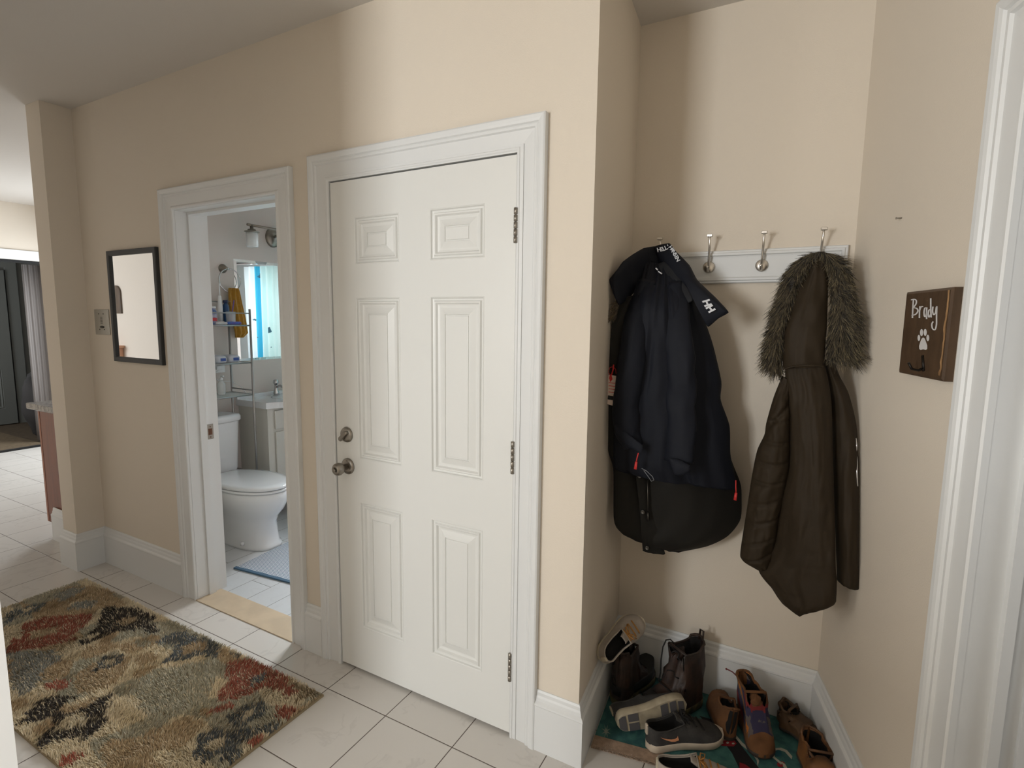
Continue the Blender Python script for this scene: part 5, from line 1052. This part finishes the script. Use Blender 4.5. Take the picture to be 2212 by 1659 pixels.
OFF['lace_tmp'] = (0, 0, 0); o = g.build('lace', lacek, None); o.parent = rb; o.matrix_parent_inverse = rb.matrix_world.inverted()
wsh = shoe('canvas_shoe', 'off-white canvas shoe lying tilted on top of the left winter boot', 'off-white canvas shoes', place((-.590, 1.795, .250), (-.493, 1.990, .330), roll=.95), .24, .092, .062, .045, .022, offw, mat('cream_rubber', s2l(196, 186, 164), .5), lin, lacey, opening=.5, seed=2)
shoe('sneaker', 'dark sneaker tipped on its side with the pale sole showing', 'dark sneakers', place((-.492, 1.738, .064), (-.300, 1.872, .112), roll=-1.5), .27, .10, .075, .05, .03, gt, midw, lin, lacek, seed=6, tread=mat('grey_tread', s2l(84, 82, 84), .7))
shoe('sneaker', 'dark grey sneaker with a peach side mark, in front of the tipped one', 'dark sneakers', place((-.388, 1.745, ZM), (-.158, 1.918, ZM)), .29, .104, .085, .052, .030, gt, mat('white_midsole', s2l(206, 192, 172), .5, var=.2, vscale=20), lin, lacek, swoosh=(orange, -1), seed=4)
shoe('canvas_shoe', 'off-white canvas shoe cut by the bottom edge of the picture', 'off-white canvas shoes', place((-.325, 1.640, ZM), (-.078, 1.722, ZM)), .262, .096, .062, .046, .022, offw, mat('cream_rubber', s2l(196, 186, 164), .5), lin, lacey, opening=.5, seed=7)
# brown suede ankle boots
def woven():
    m = bpy.data.materials.new('woven_pattern_cloth'); m.use_nodes = True; n = m.node_tree.nodes; L = m.node_tree.links; b = n['Principled BSDF']; tc = n.new('ShaderNodeTexCoord'); sp = n.new('ShaderNodeSeparateXYZ'); L.new(tc.outputs['Object'], sp.inputs[0])
    nt = n.new('ShaderNodeTexNoise'); nt.inputs['Scale'].default_value = 60; L.new(tc.outputs['Object'], nt.inputs['Vector'])
    md = n.new('ShaderNodeMath'); md.operation = 'MULTIPLY_ADD'; md.inputs[1].default_value = .02; L.new(nt.outputs[0], md.inputs[0]); sm_ = n.new('ShaderNodeMath'); sm_.operation = 'ADD'; L.new(sp.outputs[0], sm_.inputs[0]); L.new(sp.outputs[2], sm_.inputs[1]); L.new(sm_.outputs[0], md.inputs[2])
    mr = n.new('ShaderNodeMapRange'); mr.inputs[1].default_value = .085; mr.inputs[2].default_value = .28; L.new(md.outputs[0], mr.inputs[0])
    r = n.new('ShaderNodeValToRGB'); r.color_ramp.interpolation = 'CONSTANT'; el = r.color_ramp.elements; el[0].position = 0; el[0].color = (*s2l(104, 68, 40), 1); el[1].position = .22; el[1].color = (*s2l(120, 36, 40), 1)
    for p, c in ((.33, (52, 46, 70)), (.47, (96, 88, 84)), (.55, (180, 106, 40)), (.65, (90, 82, 80)), (.74, (50, 46, 72)), (.84, (120, 40, 40)), (.92, (104, 66, 40))): e = el.new(p); e.color = (*s2l(*c), 1)
    L.new(mr.outputs[0], r.inputs[0]); L.new(r.outputs[0], b.inputs['Base Color']); b.inputs['Roughness'].default_value = .9; return m
GS = 'brown suede ankle boots'
shoe('ankle_boot', 'plain brown suede ankle boot lying behind the patterned one', GS, place((-.135, 1.920, ZM), (-.200, 2.125, ZM), roll=.1), .215, .085, .08, .07, .016, sue, sole_d, lin, None, shaft=.03, opening=.40, seed=12, wr=.002, heeltab=False)
pb = shoe('ankle_boot', 'brown ankle boot with a colourful woven shaft and tassel', GS, place((-.104, 2.078, ZM), (-.018, 1.885, ZM)), .215, .092, .075, .058, .016, sue, sole_d, lin, None, shaft=.105, opening=.55, sag=-.10, seed=15, wr=.002, heeltab=False, up2=woven())
g = G(); g.tube([(.02, -.030, .170), (.005, -.048, .182), (-.005, -.066, .186)], .0022, 6); g.lathe([(.001, -.004), (.005, 0), (.001, .004)], (-.005, -.068, .186), 'z', 10); g.build('tassel', mat('tassel_red', s2l(104, 44, 48), .8), pb, local=True)
g = G(); blob(g, (.105, .0, .150), (.022, .02, .02), seed=4, n=12); g.build('cuff_fold', sue, pb, local=True)
tanl = mat('tan_leather', s2l(138, 92, 50), .6, var=.3, vscale=12, var2=s2l(84, 56, 34))
shoe('slouch_boot', 'tan slouchy boot with a dark opening in the right corner', 'tan slouch boots', place((.110, 1.995, ZM), (.160, 1.80, ZM)), .225, .108, .075, .058, .016, tanl, sole_d, lin, None, shaft=.02, opening=.46, seed=20, wr=.003, heeltab=False)
sb = shoe('slouch_boot', 'brown slouchy boot folded over behind the tan one', 'tan slouch boots', place((.030, 2.10, ZM), (.120, 2.045, .03)), .135, .09, .055, .05, .012, mat('brown_slouch_leather', s2l(86, 62, 38), .7, var=.3, vscale=14), sole_d, lin, None, shaft=.03, opening=.40, seed=23, wr=.004, heeltab=False)
